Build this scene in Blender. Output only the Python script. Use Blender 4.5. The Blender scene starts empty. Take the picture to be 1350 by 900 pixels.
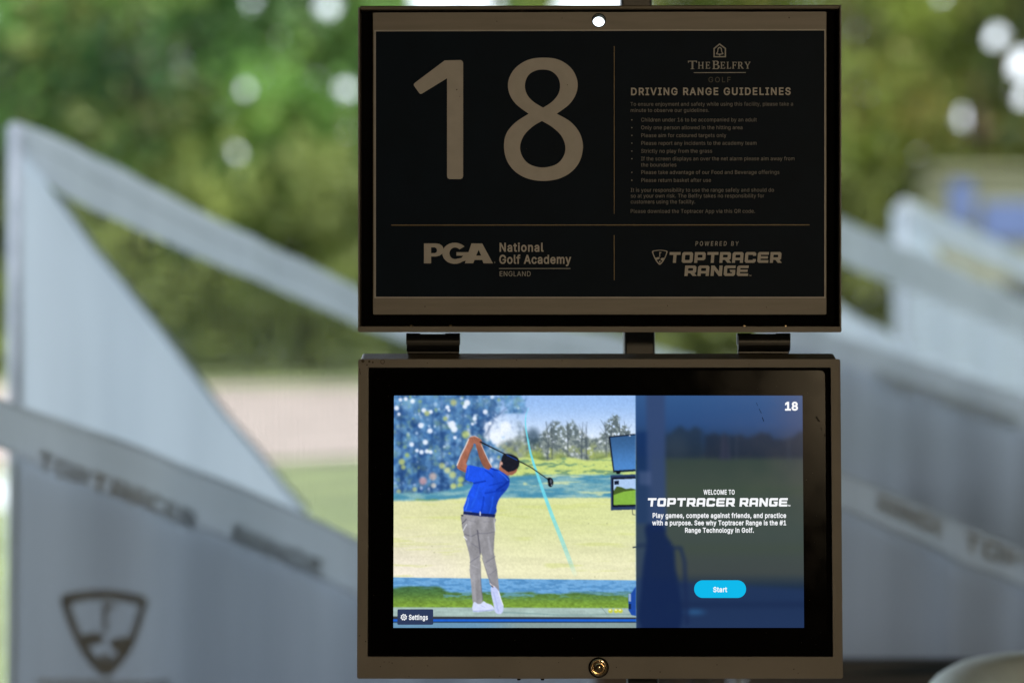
import bpy, bmesh, math, random
import numpy as np
from mathutils import Vector, Matrix
from mathutils.geometry import delaunay_2d_cdt

# ------------------------------------------------------------------ camera, world, sun, exposure
scene = bpy.context.scene
COL = scene.collection
EXPOSURE = 1.20
EYE = 1.6                 # camera height above the bay floor, metres
K = 36.0 / 100.0 / 1350.0 # metres per photo pixel, per metre of distance
D0 = 3.30                 # distance of the sign

cam = bpy.data.cameras.new('camera')
cam.lens = 100.0
cam.sensor_width = 36.0
cam.shift_y = -50.0 / 1350.0
cam.clip_start = 0.1
cam.clip_end = 3000.0
cam.dof.use_dof = True
cam.dof.focus_distance = D0 - 0.01
cam.dof.aperture_fstop = 2.75
camo = bpy.data.objects.new('camera', cam)
camo.location = (0, 0, EYE)
camo.rotation_euler = (math.radians(90), 0, 0)
COL.objects.link(camo)
scene.camera = camo

SUN_EL, SUN_AZ = math.radians(42), math.radians(106)   # azimuth measured from +Y towards +X
world = bpy.data.worlds.new('World')
scene.world = world
world.use_nodes = True
wn, wl = world.node_tree.nodes, world.node_tree.links
wn.clear()
w_out = wn.new('ShaderNodeOutputWorld')
w_bg = wn.new('ShaderNodeBackground')
w_sky = wn.new('ShaderNodeTexSky')
w_sky.sky_type = 'NISHITA'
w_sky.sun_disc = False
w_sky.sun_elevation = SUN_EL
w_sky.sun_rotation = SUN_AZ
w_sky.air_density = 1.2
w_sky.dust_density = 2.5
w_tc = wn.new('ShaderNodeTexCoord')
w_no = wn.new('ShaderNodeTexNoise')
w_no.inputs['Scale'].default_value = 2.2
w_no.inputs['Detail'].default_value = 7
w_rp = wn.new('ShaderNodeValToRGB')
w_rp.color_ramp.elements[0].position = 0.30
w_rp.color_ramp.elements[0].color = (0.35, 0.35, 0.35, 1)
w_rp.color_ramp.elements[1].position = 0.62
w_rp.color_ramp.elements[1].color = (0.95, 0.95, 0.95, 1)
w_mx = wn.new('ShaderNodeMix')
w_mx.data_type = 'RGBA'
w_mx.inputs[7].default_value = (10.6, 11.5, 12.9, 1)    # bright cloud, in the sky's own units
wl.new(w_tc.outputs['Generated'], w_no.inputs['Vector'])
wl.new(w_no.outputs['Fac'], w_rp.inputs['Fac'])
wl.new(w_rp.outputs['Color'], w_mx.inputs[0])
wl.new(w_sky.outputs['Color'], w_mx.inputs[6])
wl.new(w_mx.outputs[2], w_bg.inputs['Color'])
w_bg.inputs['Strength'].default_value = 0.13
wl.new(w_bg.outputs['Background'], w_out.inputs['Surface'])

sun = bpy.data.lights.new('sun', 'SUN')
sun.energy = 3.4
sun.angle = math.radians(3)
sun.color = (1.0, 0.95, 0.86)
suno = bpy.data.objects.new('sun', sun)
sd = Vector((math.sin(SUN_AZ) * math.cos(SUN_EL), math.cos(SUN_AZ) * math.cos(SUN_EL), math.sin(SUN_EL)))
suno.rotation_euler = (-sd).to_track_quat('-Z', 'Y').to_euler()
suno.location = (20, 0, 20)
COL.objects.link(suno)

vs = scene.view_settings
vs.view_transform = 'Standard'
vs.look = 'None'
vs.exposure = EXPOSURE
vs.gamma = 1.0
scene.cycles.max_bounces = 8
scene.cycles.transparent_max_bounces = 12
scene.cycles.sample_clamp_indirect = 6.0
scene.cycles.caustics_reflective = False
scene.cycles.caustics_refractive = False

RNG = np.random.default_rng(18)
random.seed(18)

GLYPHS = {
 ' ': '188',
 '#': '440|242,0 326,509 377,509 294,0|10,140 19,192 400,192 391,140|64,0 147,509 198,509 115,0|40,316 49,368 429,368 421,316',
 ',': '188|38,-119 68,71 137,71 84,-119',
 '.': '188|95,-4 78,-1 63,9 53,24 50,41 53,59 63,73 78,83 95,87 113,83 128,73 138,59 141,41 138,24 128,9 113,-1',
 '1': '453|76,0 76,55 391,55 391,0|276,509 276,0 212,0 212,448 209,448 86,358 86,427 198,509',
 '6': '453|226,-7 182,-2 142,15 109,40 84,74 69,115 64,162 68,199 80,239 102,285 137,340 252,509 322,509 151,261 145,261 165,288 179,299 196,307 214,312 235,314 278,309 316,295 347,271 370,240 384,202 389,157 384,112 368,73 343,39 310,14 271,-2|226,48 254,52 279,63 299,79 314,101 324,128 327,157 324,187 314,213 299,235 279,251 254,262 226,265 198,262 174,252 154,236 138,214 128,188 125,158 128,128 138,102 154,80 174,63 198,52',
 '8': '453|226,-7 178,-2 136,11 100,33 74,62 57,96 52,135 55,166 65,195 81,220 101,241 125,256 153,265 153,267 119,282 93,308 76,342 70,380 75,417 90,450 114,477 146,498 183,512 226,516 269,512 306,498 337,477 361,450 377,417 382,380 376,342 359,308 333,282 300,267 300,265 327,256 351,241 371,220 387,195 397,166 401,135 395,96 378,62 352,33 317,11 274,-2|226,49 258,52 285,60 307,74 323,91 333,114 337,139 333,166 322,189 306,208 283,223 256,232 226,235 196,232 169,223 146,208 130,189 119,166 115,139 119,114 129,91 145,74 167,60 195,52|226,290 252,292 274,300 293,313 307,330 316,351 319,376 316,400 308,420 294,437 275,449 252,457 226,460 200,457 177,449 158,437 145,420 136,400 133,376 136,351 145,330 158,313 178,300 200,292',
 'A': '480|16,0 201,509 276,509 463,0 395,0 287,302 264,372 232,478 245,478 213,371 191,302 85,0|110,142 110,199 370,199 370,142',
 'B': '456|60,0 60,509 241,509 290,504 329,491 359,470 381,442 394,410 398,374 395,344 387,320 373,301 356,286 337,275 315,267 315,262 339,257 363,245 385,227 402,203 414,173 418,136 414,100 400,67 377,39 344,18 301,4 247,0|125,57 245,57 296,63 330,80 349,106 355,137 352,162 342,184 327,203 306,218 280,228 248,231 125,231|125,285 238,285 264,288 288,296 308,309 323,326 333,348 336,372 330,404 313,429 283,446 240,452 125,452',
 'C': '510|267,-7 205,1 150,25 104,63 70,115 48,179 40,254 48,329 70,393 104,445 150,484 205,508 267,516 305,513 340,504 373,490 402,471 427,447 448,418 463,385 473,348 408,348 400,373 389,395 375,413 357,428 338,440 315,449 292,454 267,456 223,450 184,432 150,404 125,364 109,314 103,254 109,195 125,145 151,105 184,76 223,59 267,53 292,55 315,60 338,69 357,81 375,96 389,114 400,136 408,160 473,160 464,124 448,91 428,62 402,38 373,18 341,5 305,-4',
 'D': '502|219,0 96,0 96,57 215,57 272,63 318,81 354,110 379,149 394,198 399,255 394,312 379,361 354,399 320,428 275,446 221,452 93,452 93,509 225,509 294,501 353,478 385,455 412,426 433,391 455,329 462,255 455,181 433,119 411,84 384,54 351,31 291,8|125,509 125,0 60,0 60,509',
 'E': '419|60,0 60,509 372,509 372,452 125,452 125,286 355,286 355,229 125,229 125,57 375,57 375,0',
 'F': '410|60,0 60,509 369,509 369,452 125,452 125,278 346,278 346,221 125,221 125,0',
 'G': '520|269,-7 205,1 149,25 103,64 69,116 47,180 40,254 47,329 69,393 103,445 149,484 203,508 265,516 304,513 340,504 374,489 403,469 429,445 449,416 464,384 474,349 408,349 399,372 387,393 373,411 356,427 337,439 315,448 291,454 265,456 222,450 183,432 150,404 125,364 109,314 103,254 109,195 125,145 151,105 184,76 224,59 269,53 309,58 345,71 374,93 396,123 410,160 415,202 434,199 283,199 283,256 478,256 478,200 471,141 451,91 419,50 377,19 326,0',
 'H': '517|60,0 60,509 125,509 125,289 392,289 392,509 457,509 457,0 392,0 392,232 125,232 125,0',
 'I': '300|31,0 31,57 118,57 118,452 31,452 31,509 269,509 269,452 183,452 183,57 269,57 269,0',
 'K': '467|104,145 104,216 139,261 174,303 212,344 364,509 448,509 231,276 228,276|60,0 60,509 125,509 125,334 124,225 125,193 125,0|372,0 188,259 228,309 449,0',
 'L': '393|60,0 60,509 125,509 125,57 361,57 361,0',
 'M': '628|60,0 60,509 152,509 277,187 287,159 299,123 311,84 322,49 307,49 318,83 330,121 342,158 352,187 476,509 568,509 568,0 504,0 504,291 504,327 505,369 506,413 507,457 513,457 498,409 482,363 467,322 456,291 342,0 286,0 170,291 159,321 145,361 129,408 112,457 119,457 120,416 121,372 122,328 122,291 122,0',
 'N': '523|60,0 60,509 136,509 343,183 363,151 388,107 414,55 405,54 401,108 399,157 399,195 399,509 463,509 463,0 387,0 202,290 177,331 148,381 108,452 119,454 122,384 124,328 125,291 125,0',
 'O': '533|267,-7 205,1 150,25 105,63 70,115 48,179 40,254 48,329 70,393 105,445 150,484 205,508 267,516 329,508 384,484 429,445 464,393 486,329 493,254 486,179 464,115 429,63 384,25 329,1|267,53 310,59 349,76 383,104 408,144 425,194 430,254 425,315 408,365 383,404 349,433 310,450 267,456 223,450 184,433 151,404 125,364 109,314 103,254 109,194 125,144 151,105 184,76 223,59',
 'P': '445|60,0 60,509 235,509 289,504 332,487 366,462 390,430 404,391 409,348 404,304 390,265 366,233 332,207 289,191 235,186 109,186 109,242 233,242 269,246 297,256 318,272 333,294 342,320 344,348 342,376 333,402 318,423 297,439 268,449 232,452 125,452 125,0',
 'Q': '533|245,159 313,159 369,85 384,65 468,-48 401,-48 346,27 331,46|267,-7 205,1 150,25 105,63 70,115 48,179 40,254 48,329 70,393 105,445 150,484 205,508 267,516 329,508 384,484 429,445 464,393 486,329 493,254 486,179 464,115 429,63 384,25 329,1|267,53 310,59 349,76 383,104 408,144 425,194 430,254 425,315 408,365 383,404 349,433 310,450 267,456 223,450 184,433 151,404 125,364 109,314 103,254 109,194 125,144 151,105 184,76 223,59',
 'R': '449|60,0 60,509 236,509 289,504 333,489 367,465 390,433 404,395 409,352 404,309 390,271 367,240 333,217 289,203 236,198 96,198 96,255 234,255 269,258 298,267 319,281 334,300 342,324 345,352 342,380 334,405 319,425 298,440 269,449 233,452 125,452 125,0|353,0 230,229 303,229 428,0',
 'S': '447|224,-9 172,-4 128,9 91,31 64,60 46,96 38,137 104,137 110,110 123,88 142,71 166,59 194,51 224,49 257,52 286,60 310,74 329,92 342,114 346,139 342,161 332,179 316,193 296,205 245,222 184,239 128,261 86,289 67,313 56,341 52,372 58,413 75,448 102,476 138,498 180,512 227,516 274,512 316,498 351,476 377,449 394,415 401,378 337,378 327,412 302,437 267,453 225,459 194,456 167,448 145,435 129,418 119,398 115,376 119,352 131,334 148,319 169,308 212,293 264,279 312,264 359,238 378,220 395,198 405,171 408,139 403,99 386,64 360,34 323,11 278,-4',
 'T': '449|32,452 32,509 417,509 417,452 257,452 257,0 193,0 193,452',
 'U': '517|259,-8 203,-2 154,15 114,43 85,80 66,124 60,173 60,509 124,509 124,178 128,144 141,113 161,88 187,68 220,56 259,52 298,56 331,68 357,88 377,113 389,144 393,178 393,509 457,509 457,173 451,124 433,80 403,43 363,15 315,-2',
 'V': '480|204,0 16,509 84,509 192,206 215,137 248,31 235,31 267,138 290,206 395,509 463,509 278,0',
 'W': '686|155,0 16,509 82,509 163,196 175,145 187,94 197,40 189,40 200,94 211,145 224,196 306,509 380,509 462,196 474,145 486,94 497,40 488,40 499,94 510,145 523,196 603,509 670,509 530,0 455,0 368,323 351,391 336,475 350,475 335,395 318,323 230,0',
 'X': '474|18,0 217,284 217,236 29,509 104,509 178,400 204,361 223,329 243,292 232,292 252,329 272,361 298,400 374,509 446,509 259,239 259,287 456,0 382,0 292,129 268,165 250,195 230,231 244,231 225,196 206,166 182,129 91,0',
 'Y': '472|203,0 203,208 16,509 91,509 192,344 222,292 250,230 224,230 251,293 280,344 381,509 455,509 268,208 268,0',
 'a': '389|160,-9 126,-5 94,5 68,22 48,45 34,74 30,108 34,138 43,161 58,179 78,193 100,204 125,211 178,220 234,227 252,230 265,235 273,243 276,255 276,257 274,278 267,297 256,311 240,322 220,329 196,331 171,329 149,322 132,313 118,301 100,274 41,291 57,322 79,346 104,364 133,375 163,382 194,384 216,383 239,379 263,372 286,360 306,343 322,320 333,290 337,251 337,0 277,0 277,52 272,52 264,38 252,25 236,12 215,1 190,-6|170,45 202,49 228,59 248,74 263,93 272,115 276,138 276,190 270,186 259,182 231,176 200,171 175,168 134,159 117,150 103,139 95,124 92,105 94,87 102,72 114,60 130,52 149,47',
 'b': '424|229,-8 198,-5 172,4 153,17 138,31 118,59 112,59 112,0 53,0 53,509 114,509 114,319 118,319 137,346 152,360 171,373 197,382 229,384 274,378 313,361 345,332 370,293 385,245 390,189 385,133 370,84 345,45 313,16 274,-2|220,47 252,52 279,66 300,88 316,117 325,151 328,189 325,227 316,261 301,289 280,311 253,325 220,330 188,326 161,312 140,291 125,263 116,229 113,189 116,149 125,115 140,87 162,65 188,52',
 'c': '396|207,-8 159,-2 117,16 82,46 56,85 39,133 34,187 39,243 56,291 82,330 117,360 159,378 207,384 234,382 260,377 284,368 305,356 324,340 340,322 353,301 362,277 303,262 290,289 270,311 257,319 242,325 207,330 173,325 145,310 124,287 108,258 99,224 96,187 99,151 108,117 124,88 145,66 173,51 207,46 226,48 243,52 271,66 292,89 304,117 363,102 354,78 341,56 325,37 306,21 285,8 261,-1 235,-6',
 'd': '424|195,-8 151,-2 111,16 79,45 55,84 39,133 34,189 39,245 55,293 80,332 112,361 151,378 196,384 228,382 253,373 273,360 287,346 306,319 311,319 311,509 372,509 372,0 313,0 313,59 307,59 287,31 272,17 252,4 227,-5|205,47 236,52 263,65 284,87 299,115 309,149 312,189 309,229 300,263 284,291 263,312 237,326 205,330 172,325 145,311 124,289 108,261 99,227 96,189 99,151 109,117 124,88 145,66 172,52',
 'e': '404|212,-8 160,-2 117,16 82,46 56,85 39,132 34,187 39,242 55,290 80,329 115,359 157,378 205,384 236,382 266,374 294,360 319,341 341,315 357,282 367,242 371,194 371,169 75,169 75,221 338,221 310,202 307,237 298,269 283,294 263,314 237,326 205,330 173,326 146,313 125,294 109,270 99,241 96,211 96,178 100,139 110,106 128,80 151,61 179,50 212,46 234,48 254,53 271,61 285,73 297,88 306,105 365,91 353,63 335,39 311,19 283,4 249,-5',
 'f': '254|228,379 228,327 6,327 6,379|81,0 81,432 85,461 96,486 113,505 135,519 161,527 187,530 222,527 243,521 227,468 215,472 195,474 171,470 154,460 145,443 142,419 142,0',
 'g': '425|207,-151 168,-148 134,-140 105,-127 82,-110 64,-91 51,-69 101,-41 122,-66 136,-78 154,-88 178,-95 207,-97 249,-92 282,-75 298,-57 308,-34 311,-6 311,68 306,68 287,41 272,28 252,16 227,8 195,5 151,10 113,27 80,53 55,90 39,136 34,191 39,246 55,293 80,332 112,361 152,378 196,384 228,382 253,373 273,360 288,346 308,319 313,319 313,379 372,379 372,-9 367,-54 350,-90 324,-117 291,-136 251,-147|205,59 237,63 264,75 285,95 300,121 309,154 312,193 309,231 300,264 285,291 264,312 237,326 205,330 172,326 145,312 124,290 109,262 99,230 96,193 99,155 109,123 124,96 145,76 172,63',
 'h': '410|114,227 114,0 53,0 53,509 114,509 114,287 102,287 124,332 152,362 187,379 227,384 264,380 295,369 321,349 341,321 353,285 357,240 357,0 296,0 296,235 290,275 273,304 246,323 210,329 184,326 161,317 141,303 126,283 117,257',
 'i': '167|53,0 53,379 114,379 114,0|84,443 68,446 54,455 44,468 41,483 44,499 54,512 68,521 84,524 100,521 114,512 123,499 126,483 123,468 114,455 100,446',
 'j': '167|53,379 114,379 114,-30 111,-62 102,-90 86,-112 65,-129 37,-139 4,-143 -10,-143 -10,-87 2,-87 25,-83 40,-72 50,-54 53,-29|83,443 67,446 53,455 44,468 41,483 44,499 53,512 67,521 83,524 100,521 114,512 123,499 126,483 123,468 114,455 100,446',
 'k': '381|110,137 110,212 121,212 284,379 360,379 184,199 177,199|53,0 53,509 114,509 114,0|294,0 148,186 191,229 372,0',
 'l': '189|139,-2 101,3 74,20 58,48 53,84 53,509 114,509 114,99 116,76 120,62 130,54 146,52 160,53 170,54 181,3 162,-1',
 'm': '610|53,0 53,379 112,379 112,295 108,295 118,323 132,346 151,363 172,376 195,384 219,386 257,380 287,361 309,332 321,295 312,295 322,320 337,343 357,361 381,375 408,383 437,386 468,382 497,372 522,354 541,328 553,296 557,255 557,0 496,0 496,254 490,289 473,313 448,326 419,330 395,328 374,320 358,307 345,290 338,270 335,247 335,0 274,0 274,260 269,288 253,311 229,325 199,330 178,328 158,320 140,307 126,289 117,266 114,238 114,0',
 'n': '410|114,227 114,0 53,0 53,379 112,379 112,287 102,287 124,332 152,362 187,379 227,384 264,380 295,369 321,349 341,321 353,285 357,240 357,0 296,0 296,235 290,275 273,304 246,323 210,329 184,326 161,317 141,303 126,283 117,257',
 'o': '415|207,-8 159,-2 117,16 82,46 56,85 39,133 34,187 39,243 56,291 82,330 117,360 159,378 207,384 256,378 299,360 334,330 359,291 376,243 381,187 376,133 359,85 334,46 299,16 256,-2|207,46 242,51 270,66 292,88 307,117 316,151 319,187 316,224 307,258 292,287 270,310 242,325 207,330 173,325 145,310 124,287 108,258 99,224 96,187 99,151 108,117 124,88 145,66 173,51',
 'p': '424|53,-143 53,379 112,379 112,319 118,319 137,346 152,360 171,373 197,382 229,384 274,378 313,361 345,332 370,293 385,245 390,189 385,133 370,84 345,45 313,16 274,-2 229,-8 198,-5 173,4 153,17 138,31 118,59 114,59 114,-143|220,47 252,52 279,66 300,88 316,117 325,151 328,189 325,227 316,261 301,289 280,311 253,325 220,330 188,326 161,312 140,291 125,263 116,229 113,189 116,149 125,115 140,87 162,65 188,52',
 'r': '259|53,0 53,379 112,379 112,321 115,321 130,347 152,367 181,380 213,385 229,384 243,384 243,322 230,324 207,326 182,323 159,315 140,301 126,284 117,262 114,237 114,0',
 's': '365|182,-8 145,-5 112,3 84,18 62,38 46,63 36,94 94,107 105,79 124,60 150,49 181,45 217,49 244,62 262,81 268,103 264,121 254,136 237,147 212,155 149,170 104,186 72,208 53,237 47,274 52,305 65,332 87,354 115,370 149,381 187,384 223,381 254,372 279,358 299,339 314,316 324,290 268,277 258,298 243,316 220,329 187,333 156,329 131,317 114,299 109,277 113,258 124,243 144,232 172,223 229,209 275,193 306,171 325,142 331,107 326,75 312,47 290,24 260,6 223,-4',
 't': '227|204,379 204,327 6,327 6,379|65,471 126,471 126,98 128,76 136,61 150,53 170,50 185,51 202,54 213,2 192,-3 168,-4 125,2 92,21 72,52 65,93',
 'u': '410|182,-5 146,-1 115,11 89,30 69,59 57,95 53,139 53,379 114,379 114,144 120,104 137,75 164,56 200,50 226,53 249,62 269,76 283,97 293,122 296,153 296,379 357,379 357,0 298,0 298,92 307,92 286,47 257,17 222,0',
 'v': '389|163,0 17,379 84,379 165,155 187,87 206,21 184,21 203,87 224,155 305,379 371,379 226,0',
 'w': '567|138,0 23,379 87,379 133,214 154,137 175,41 165,41 186,135 206,214 252,379 316,379 362,214 382,136 402,41 391,41 413,135 434,214 480,379 545,379 429,0 368,0 319,172 305,225 291,280 277,338 291,338 277,280 263,225 248,172 199,0',
 'x': '379|21,0 171,218 171,171 29,379 100,379 147,306 179,253 207,206 175,206 202,253 233,306 282,379 352,379 209,169 209,214 358,0 287,0 231,85 200,136 173,182 205,182 178,136 148,85 91,0',
 'y': '389|47,-139 61,-86 71,-87 88,-90 104,-89 118,-84 130,-74 141,-58 151,-36 163,-1 17,379 84,379 165,155 187,87 206,21 184,21 202,87 224,155 305,379 371,379 204,-58 191,-85 177,-107 159,-124 139,-136 116,-143 91,-145 65,-143',
 'z': '380|42,0 42,46 254,320 254,323 48,323 48,379 333,379 333,331 126,60 126,56 339,56 339,0',
}


# ------------------------------------------------------------------ helpers
def lin(c):
    c = np.asarray(c, dtype=float) / 255.0
    return np.where(c <= 0.04045, c / 12.92, ((c + 0.055) / 1.055) ** 2.4)

def tag(o, label=None, cat=None, group=None, kind=None):
    if label: o['label'] = label
    if cat: o['category'] = cat
    if group: o['group'] = group
    if kind: o['kind'] = kind
    return o

def empty(name, loc, label, cat, group=None, rot=(0, 0, 0)):
    o = bpy.data.objects.new(name, None)
    o.location = loc
    o.rotation_euler = rot
    o.empty_display_size = 0.1
    COL.objects.link(o)
    return tag(o, label, cat, group)

def link(name, me, mat, parent=None, loc=None):
    o = bpy.data.objects.new(name, me)
    if mat is not None:
        me.materials.clear()
        me.materials.append(mat)
    COL.objects.link(o)
    if parent is not None:
        o.parent = parent
    if loc: o.location = loc
    return o

def mesh(verts, faces, smooth=False):
    me = bpy.data.meshes.new('m')
    me.from_pydata([tuple(v) for v in verts], [], faces)
    me.update()
    if smooth:
        me.polygons.foreach_set('use_smooth', [True] * len(me.polygons))
    return me

def quads_mesh(V, ncol=None):
    """V: (n,4,3) array of quads, ncol: (n,3) colour of each"""
    n = len(V)
    me = bpy.data.meshes.new('m')
    me.vertices.add(n * 4)
    me.vertices.foreach_set('co', V.reshape(-1).astype(np.float32))
    me.loops.add(n * 4)
    me.loops.foreach_set('vertex_index', np.arange(n * 4, dtype=np.int32))
    me.polygons.add(n)
    me.polygons.foreach_set('loop_start', np.arange(0, n * 4, 4, dtype=np.int32))
    me.polygons.foreach_set('loop_total', np.full(n, 4, dtype=np.int32))
    me.update(calc_edges=True)
    if ncol is not None:
        a = me.color_attributes.new('tint', 'FLOAT_COLOR', 'POINT')
        c = np.ones((n, 4, 4), dtype=np.float32)
        c[:, :, :3] = ncol[:, None, :]
        a.data.foreach_set('color', c.reshape(-1))
    return me

class MB:
    """collects solids, builds ONE mesh object"""
    def __init__(s):
        s.bm = bmesh.new()
    def box(s, c, d, rz=0, bevel=0):
        r = bmesh.ops.create_cube(s.bm, size=1, matrix=Matrix.Translation(c) @ Matrix.Rotation(rz, 4, 'Z') @ Matrix.Diagonal((*d, 1)))
        if bevel:
            es = list({e for v in r['verts'] for e in v.link_edges})
            bmesh.ops.bevel(s.bm, geom=es, offset=bevel, segments=2, affect='EDGES', profile=0.6)
        return s
    def tube(s, pts, rad, seg=12, cap=True):
        pts = [Vector(p) for p in pts]
        rad = rad if isinstance(rad, (list, tuple)) else [rad] * len(pts)
        rings = []
        for i, p in enumerate(pts):
            t = (pts[min(i + 1, len(pts) - 1)] - pts[max(i - 1, 0)]).normalized()
            a = t.cross(Vector((0.3, 1, 0.05))).normalized()
            b = t.cross(a)
            rings.append([s.bm.verts.new(p + (a * math.cos(q) + b * math.sin(q)) * rad[i]) for q in [2 * math.pi * k / seg for k in range(seg)]])
        for r0, r1 in zip(rings, rings[1:]):
            for k in range(seg):
                s.bm.faces.new((r0[k], r0[(k + 1) % seg], r1[(k + 1) % seg], r1[k]))
        if cap:
            s.bm.faces.new(rings[0][::-1]); s.bm.faces.new(rings[-1])
        return s
    def lathe(s, c, prof, seg=32):
        """prof: list of (radius, y) around the axis parallel to Y through c"""
        rings = []
        for r, y in prof:
            rings.append([s.bm.verts.new((c[0] + r * math.cos(q), c[1] + y, c[2] + r * math.sin(q))) for q in [2 * math.pi * k / seg for k in range(seg)]])
        for r0, r1 in zip(rings, rings[1:]):
            for k in range(seg):
                s.bm.faces.new((r0[k], r0[(k + 1) % seg], r1[(k + 1) % seg], r1[k]))
        s.bm.faces.new(rings[0]); s.bm.faces.new(rings[-1][::-1])
        return s
    def build(s, name, mat, parent=None, smooth=False):
        bmesh.ops.recalc_face_normals(s.bm, faces=s.bm.faces)
        me = bpy.data.meshes.new('m')
        s.bm.to_mesh(me); s.bm.free()
        if smooth:
            me.polygons.foreach_set('use_smooth', [True] * len(me.polygons))
        return link(name, me, mat, parent)

# ------------------------------------------------------------------ materials
def new_mat(name):
    m = bpy.data.materials.new(name)
    m.use_nodes = True
    nt = m.node_tree
    return m, nt, nt.nodes['Principled BSDF']

def mix_noise(nt, c1, c2, scale, detail=4, lo=0.35, hi=0.65, coord='Object', vec_scale=None):
    tc = nt.nodes.new('ShaderNodeTexCoord')
    no = nt.nodes.new('ShaderNodeTexNoise')
    no.inputs['Scale'].default_value = scale
    no.inputs['Detail'].default_value = detail
    if vec_scale:
        mp = nt.nodes.new('ShaderNodeMapping')
        mp.inputs['Scale'].default_value = vec_scale
        nt.links.new(tc.outputs[coord], mp.inputs['Vector'])
        nt.links.new(mp.outputs['Vector'], no.inputs['Vector'])
    else:
        nt.links.new(tc.outputs[coord], no.inputs['Vector'])
    r = nt.nodes.new('ShaderNodeValToRGB')
    r.color_ramp.elements[0].position = lo
    r.color_ramp.elements[1].position = hi
    r.color_ramp.elements[0].color = (*c1, 1)
    r.color_ramp.elements[1].color = (*c2, 1)
    nt.links.new(no.outputs['Fac'], r.inputs['Fac'])
    return r, no

def plain(name, c1, c2=None, scale=40, rough=0.5, metal=0.0, bump=0.0, bscale=400, spec=0.5, vec_scale=None):
    m, nt, p = new_mat(name)
    c2 = c2 or tuple(v * 1.15 for v in c1)
    r, no = mix_noise(nt, c1, c2, scale, vec_scale=vec_scale)
    nt.links.new(r.outputs['Color'], p.inputs['Base Color'])
    p.inputs['Roughness'].default_value = rough
    p.inputs['Metallic'].default_value = metal
    p.inputs['Specular IOR Level'].default_value = spec
    if bump:
        n2 = nt.nodes.new('ShaderNodeTexNoise')
        n2.inputs['Scale'].default_value = bscale
        n2.inputs['Detail'].default_value = 3
        b = nt.nodes.new('ShaderNodeBump')
        b.inputs['Strength'].default_value = bump
        b.inputs['Distance'].default_value = 0.001
        tc = nt.nodes.new('ShaderNodeTexCoord')
        nt.links.new(tc.outputs['Object'], n2.inputs['Vector'])
        nt.links.new(n2.outputs['Fac'], b.inputs['Height'])
        nt.links.new(b.outputs['Normal'], p.inputs['Normal'])
    return m

M_TAUPE = plain('taupe_powder_coat', (0.165, 0.155, 0.145), (0.20, 0.187, 0.175), scale=9, rough=0.42, bump=0.35, bscale=1500)
M_PLATE = plain('brushed_plate', (0.215, 0.205, 0.195), (0.245, 0.232, 0.222), scale=14, rough=0.5, bump=0.15, bscale=900, vec_scale=(1, 1, 12))
M_HOOD = plain('hood_paint', (0.085, 0.076, 0.058), (0.105, 0.094, 0.072), scale=12, rough=0.45, bump=0.2, bscale=1300)
M_BLACK = plain('black_gasket', (0.002, 0.002, 0.0022), (0.0035, 0.0035, 0.004), scale=30, rough=0.8, spec=0.03)
M_VINYL = plain('black_vinyl_print', (0.0030, 0.0098, 0.0225), (0.0038, 0.0118, 0.0265), scale=20, rough=0.5, spec=0.06, bump=0.05, bscale=700)
M_INK = plain('taupe_print', (0.44, 0.44, 0.46), (0.48, 0.48, 0.50), scale=60, rough=0.5, bump=0.08, bscale=900)
M_INK_DIM = plain('grey_print', (0.32, 0.34, 0.37), (0.36, 0.38, 0.41), scale=60, rough=0.5)
M_INK_THIN = plain('thin_grey_print', (0.18, 0.19, 0.215), (0.215, 0.225, 0.25), scale=60, rough=0.5)
M_INK_FAINT = plain('faint_print', (0.055, 0.058, 0.062), (0.066, 0.068, 0.07), scale=60, rough=0.5)
M_INK_GOLD = plain('gold_line', (0.20, 0.150, 0.075), (0.24, 0.18, 0.09), scale=60, rough=0.5)
M_HINGE = plain('black_hinge', (0.008, 0.008, 0.009), (0.014, 0.014, 0.015), scale=50, rough=0.38, metal=0.3)
M_STEEL = plain('worn_brass_steel', (0.42, 0.31, 0.18), (0.6, 0.48, 0.33), scale=90, rough=0.16, metal=1.0)
M_POST = plain('black_post', (0.008, 0.010, 0.013), (0.014, 0.016, 0.019), scale=20, rough=0.45)
M_SCUFF = plain('scuff', (0.001, 0.001, 0.001), (0.002, 0.002, 0.002), rough=0.9, spec=0.0)

def screen_glass(name, emission=None, strength=1.0, attr=None, sheen=0.0017):
    """dark glass: what it emits, plus a soft reflection of the bay behind the camera"""
    m, nt, p = new_mat(name)
    nt.nodes.remove(p)
    out = nt.nodes['Material Output']
    df = nt.nodes.new('ShaderNodeBsdfDiffuse'); df.inputs['Color'].default_value = (0.0022, 0.0022, 0.0024, 1)
    gl = nt.nodes.new('ShaderNodeBsdfGlossy'); gl.distribution = 'BECKMANN'
    r, no = mix_noise(nt, (0.14, 0.14, 0.14), (0.17, 0.17, 0.17), 35, detail=6)
    nt.links.new(r.outputs['Color'], gl.inputs['Roughness'])
    mx = nt.nodes.new('ShaderNodeMixShader'); mx.inputs[0].default_value = sheen
    nt.links.new(df.outputs[0], mx.inputs[1]); nt.links.new(gl.outputs[0], mx.inputs[2])
    last = mx.outputs[0]
    if emission is not None or attr:
        em = nt.nodes.new('ShaderNodeEmission'); em.inputs['Strength'].default_value = strength
        if attr:
            at = nt.nodes.new('ShaderNodeAttribute'); at.attribute_name = attr
            nt.links.new(at.outputs['Color'], em.inputs['Color'])
        else:
            em.inputs['Color'].default_value = (*emission, 1)
        ad = nt.nodes.new('ShaderNodeAddShader')
        nt.links.new(last, ad.inputs[0]); nt.links.new(em.outputs[0], ad.inputs[1])
        last = ad.outputs[0]
    nt.links.new(last, out.inputs['Surface'])
    return m
M_GLASS = screen_glass('screen_glass')
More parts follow.
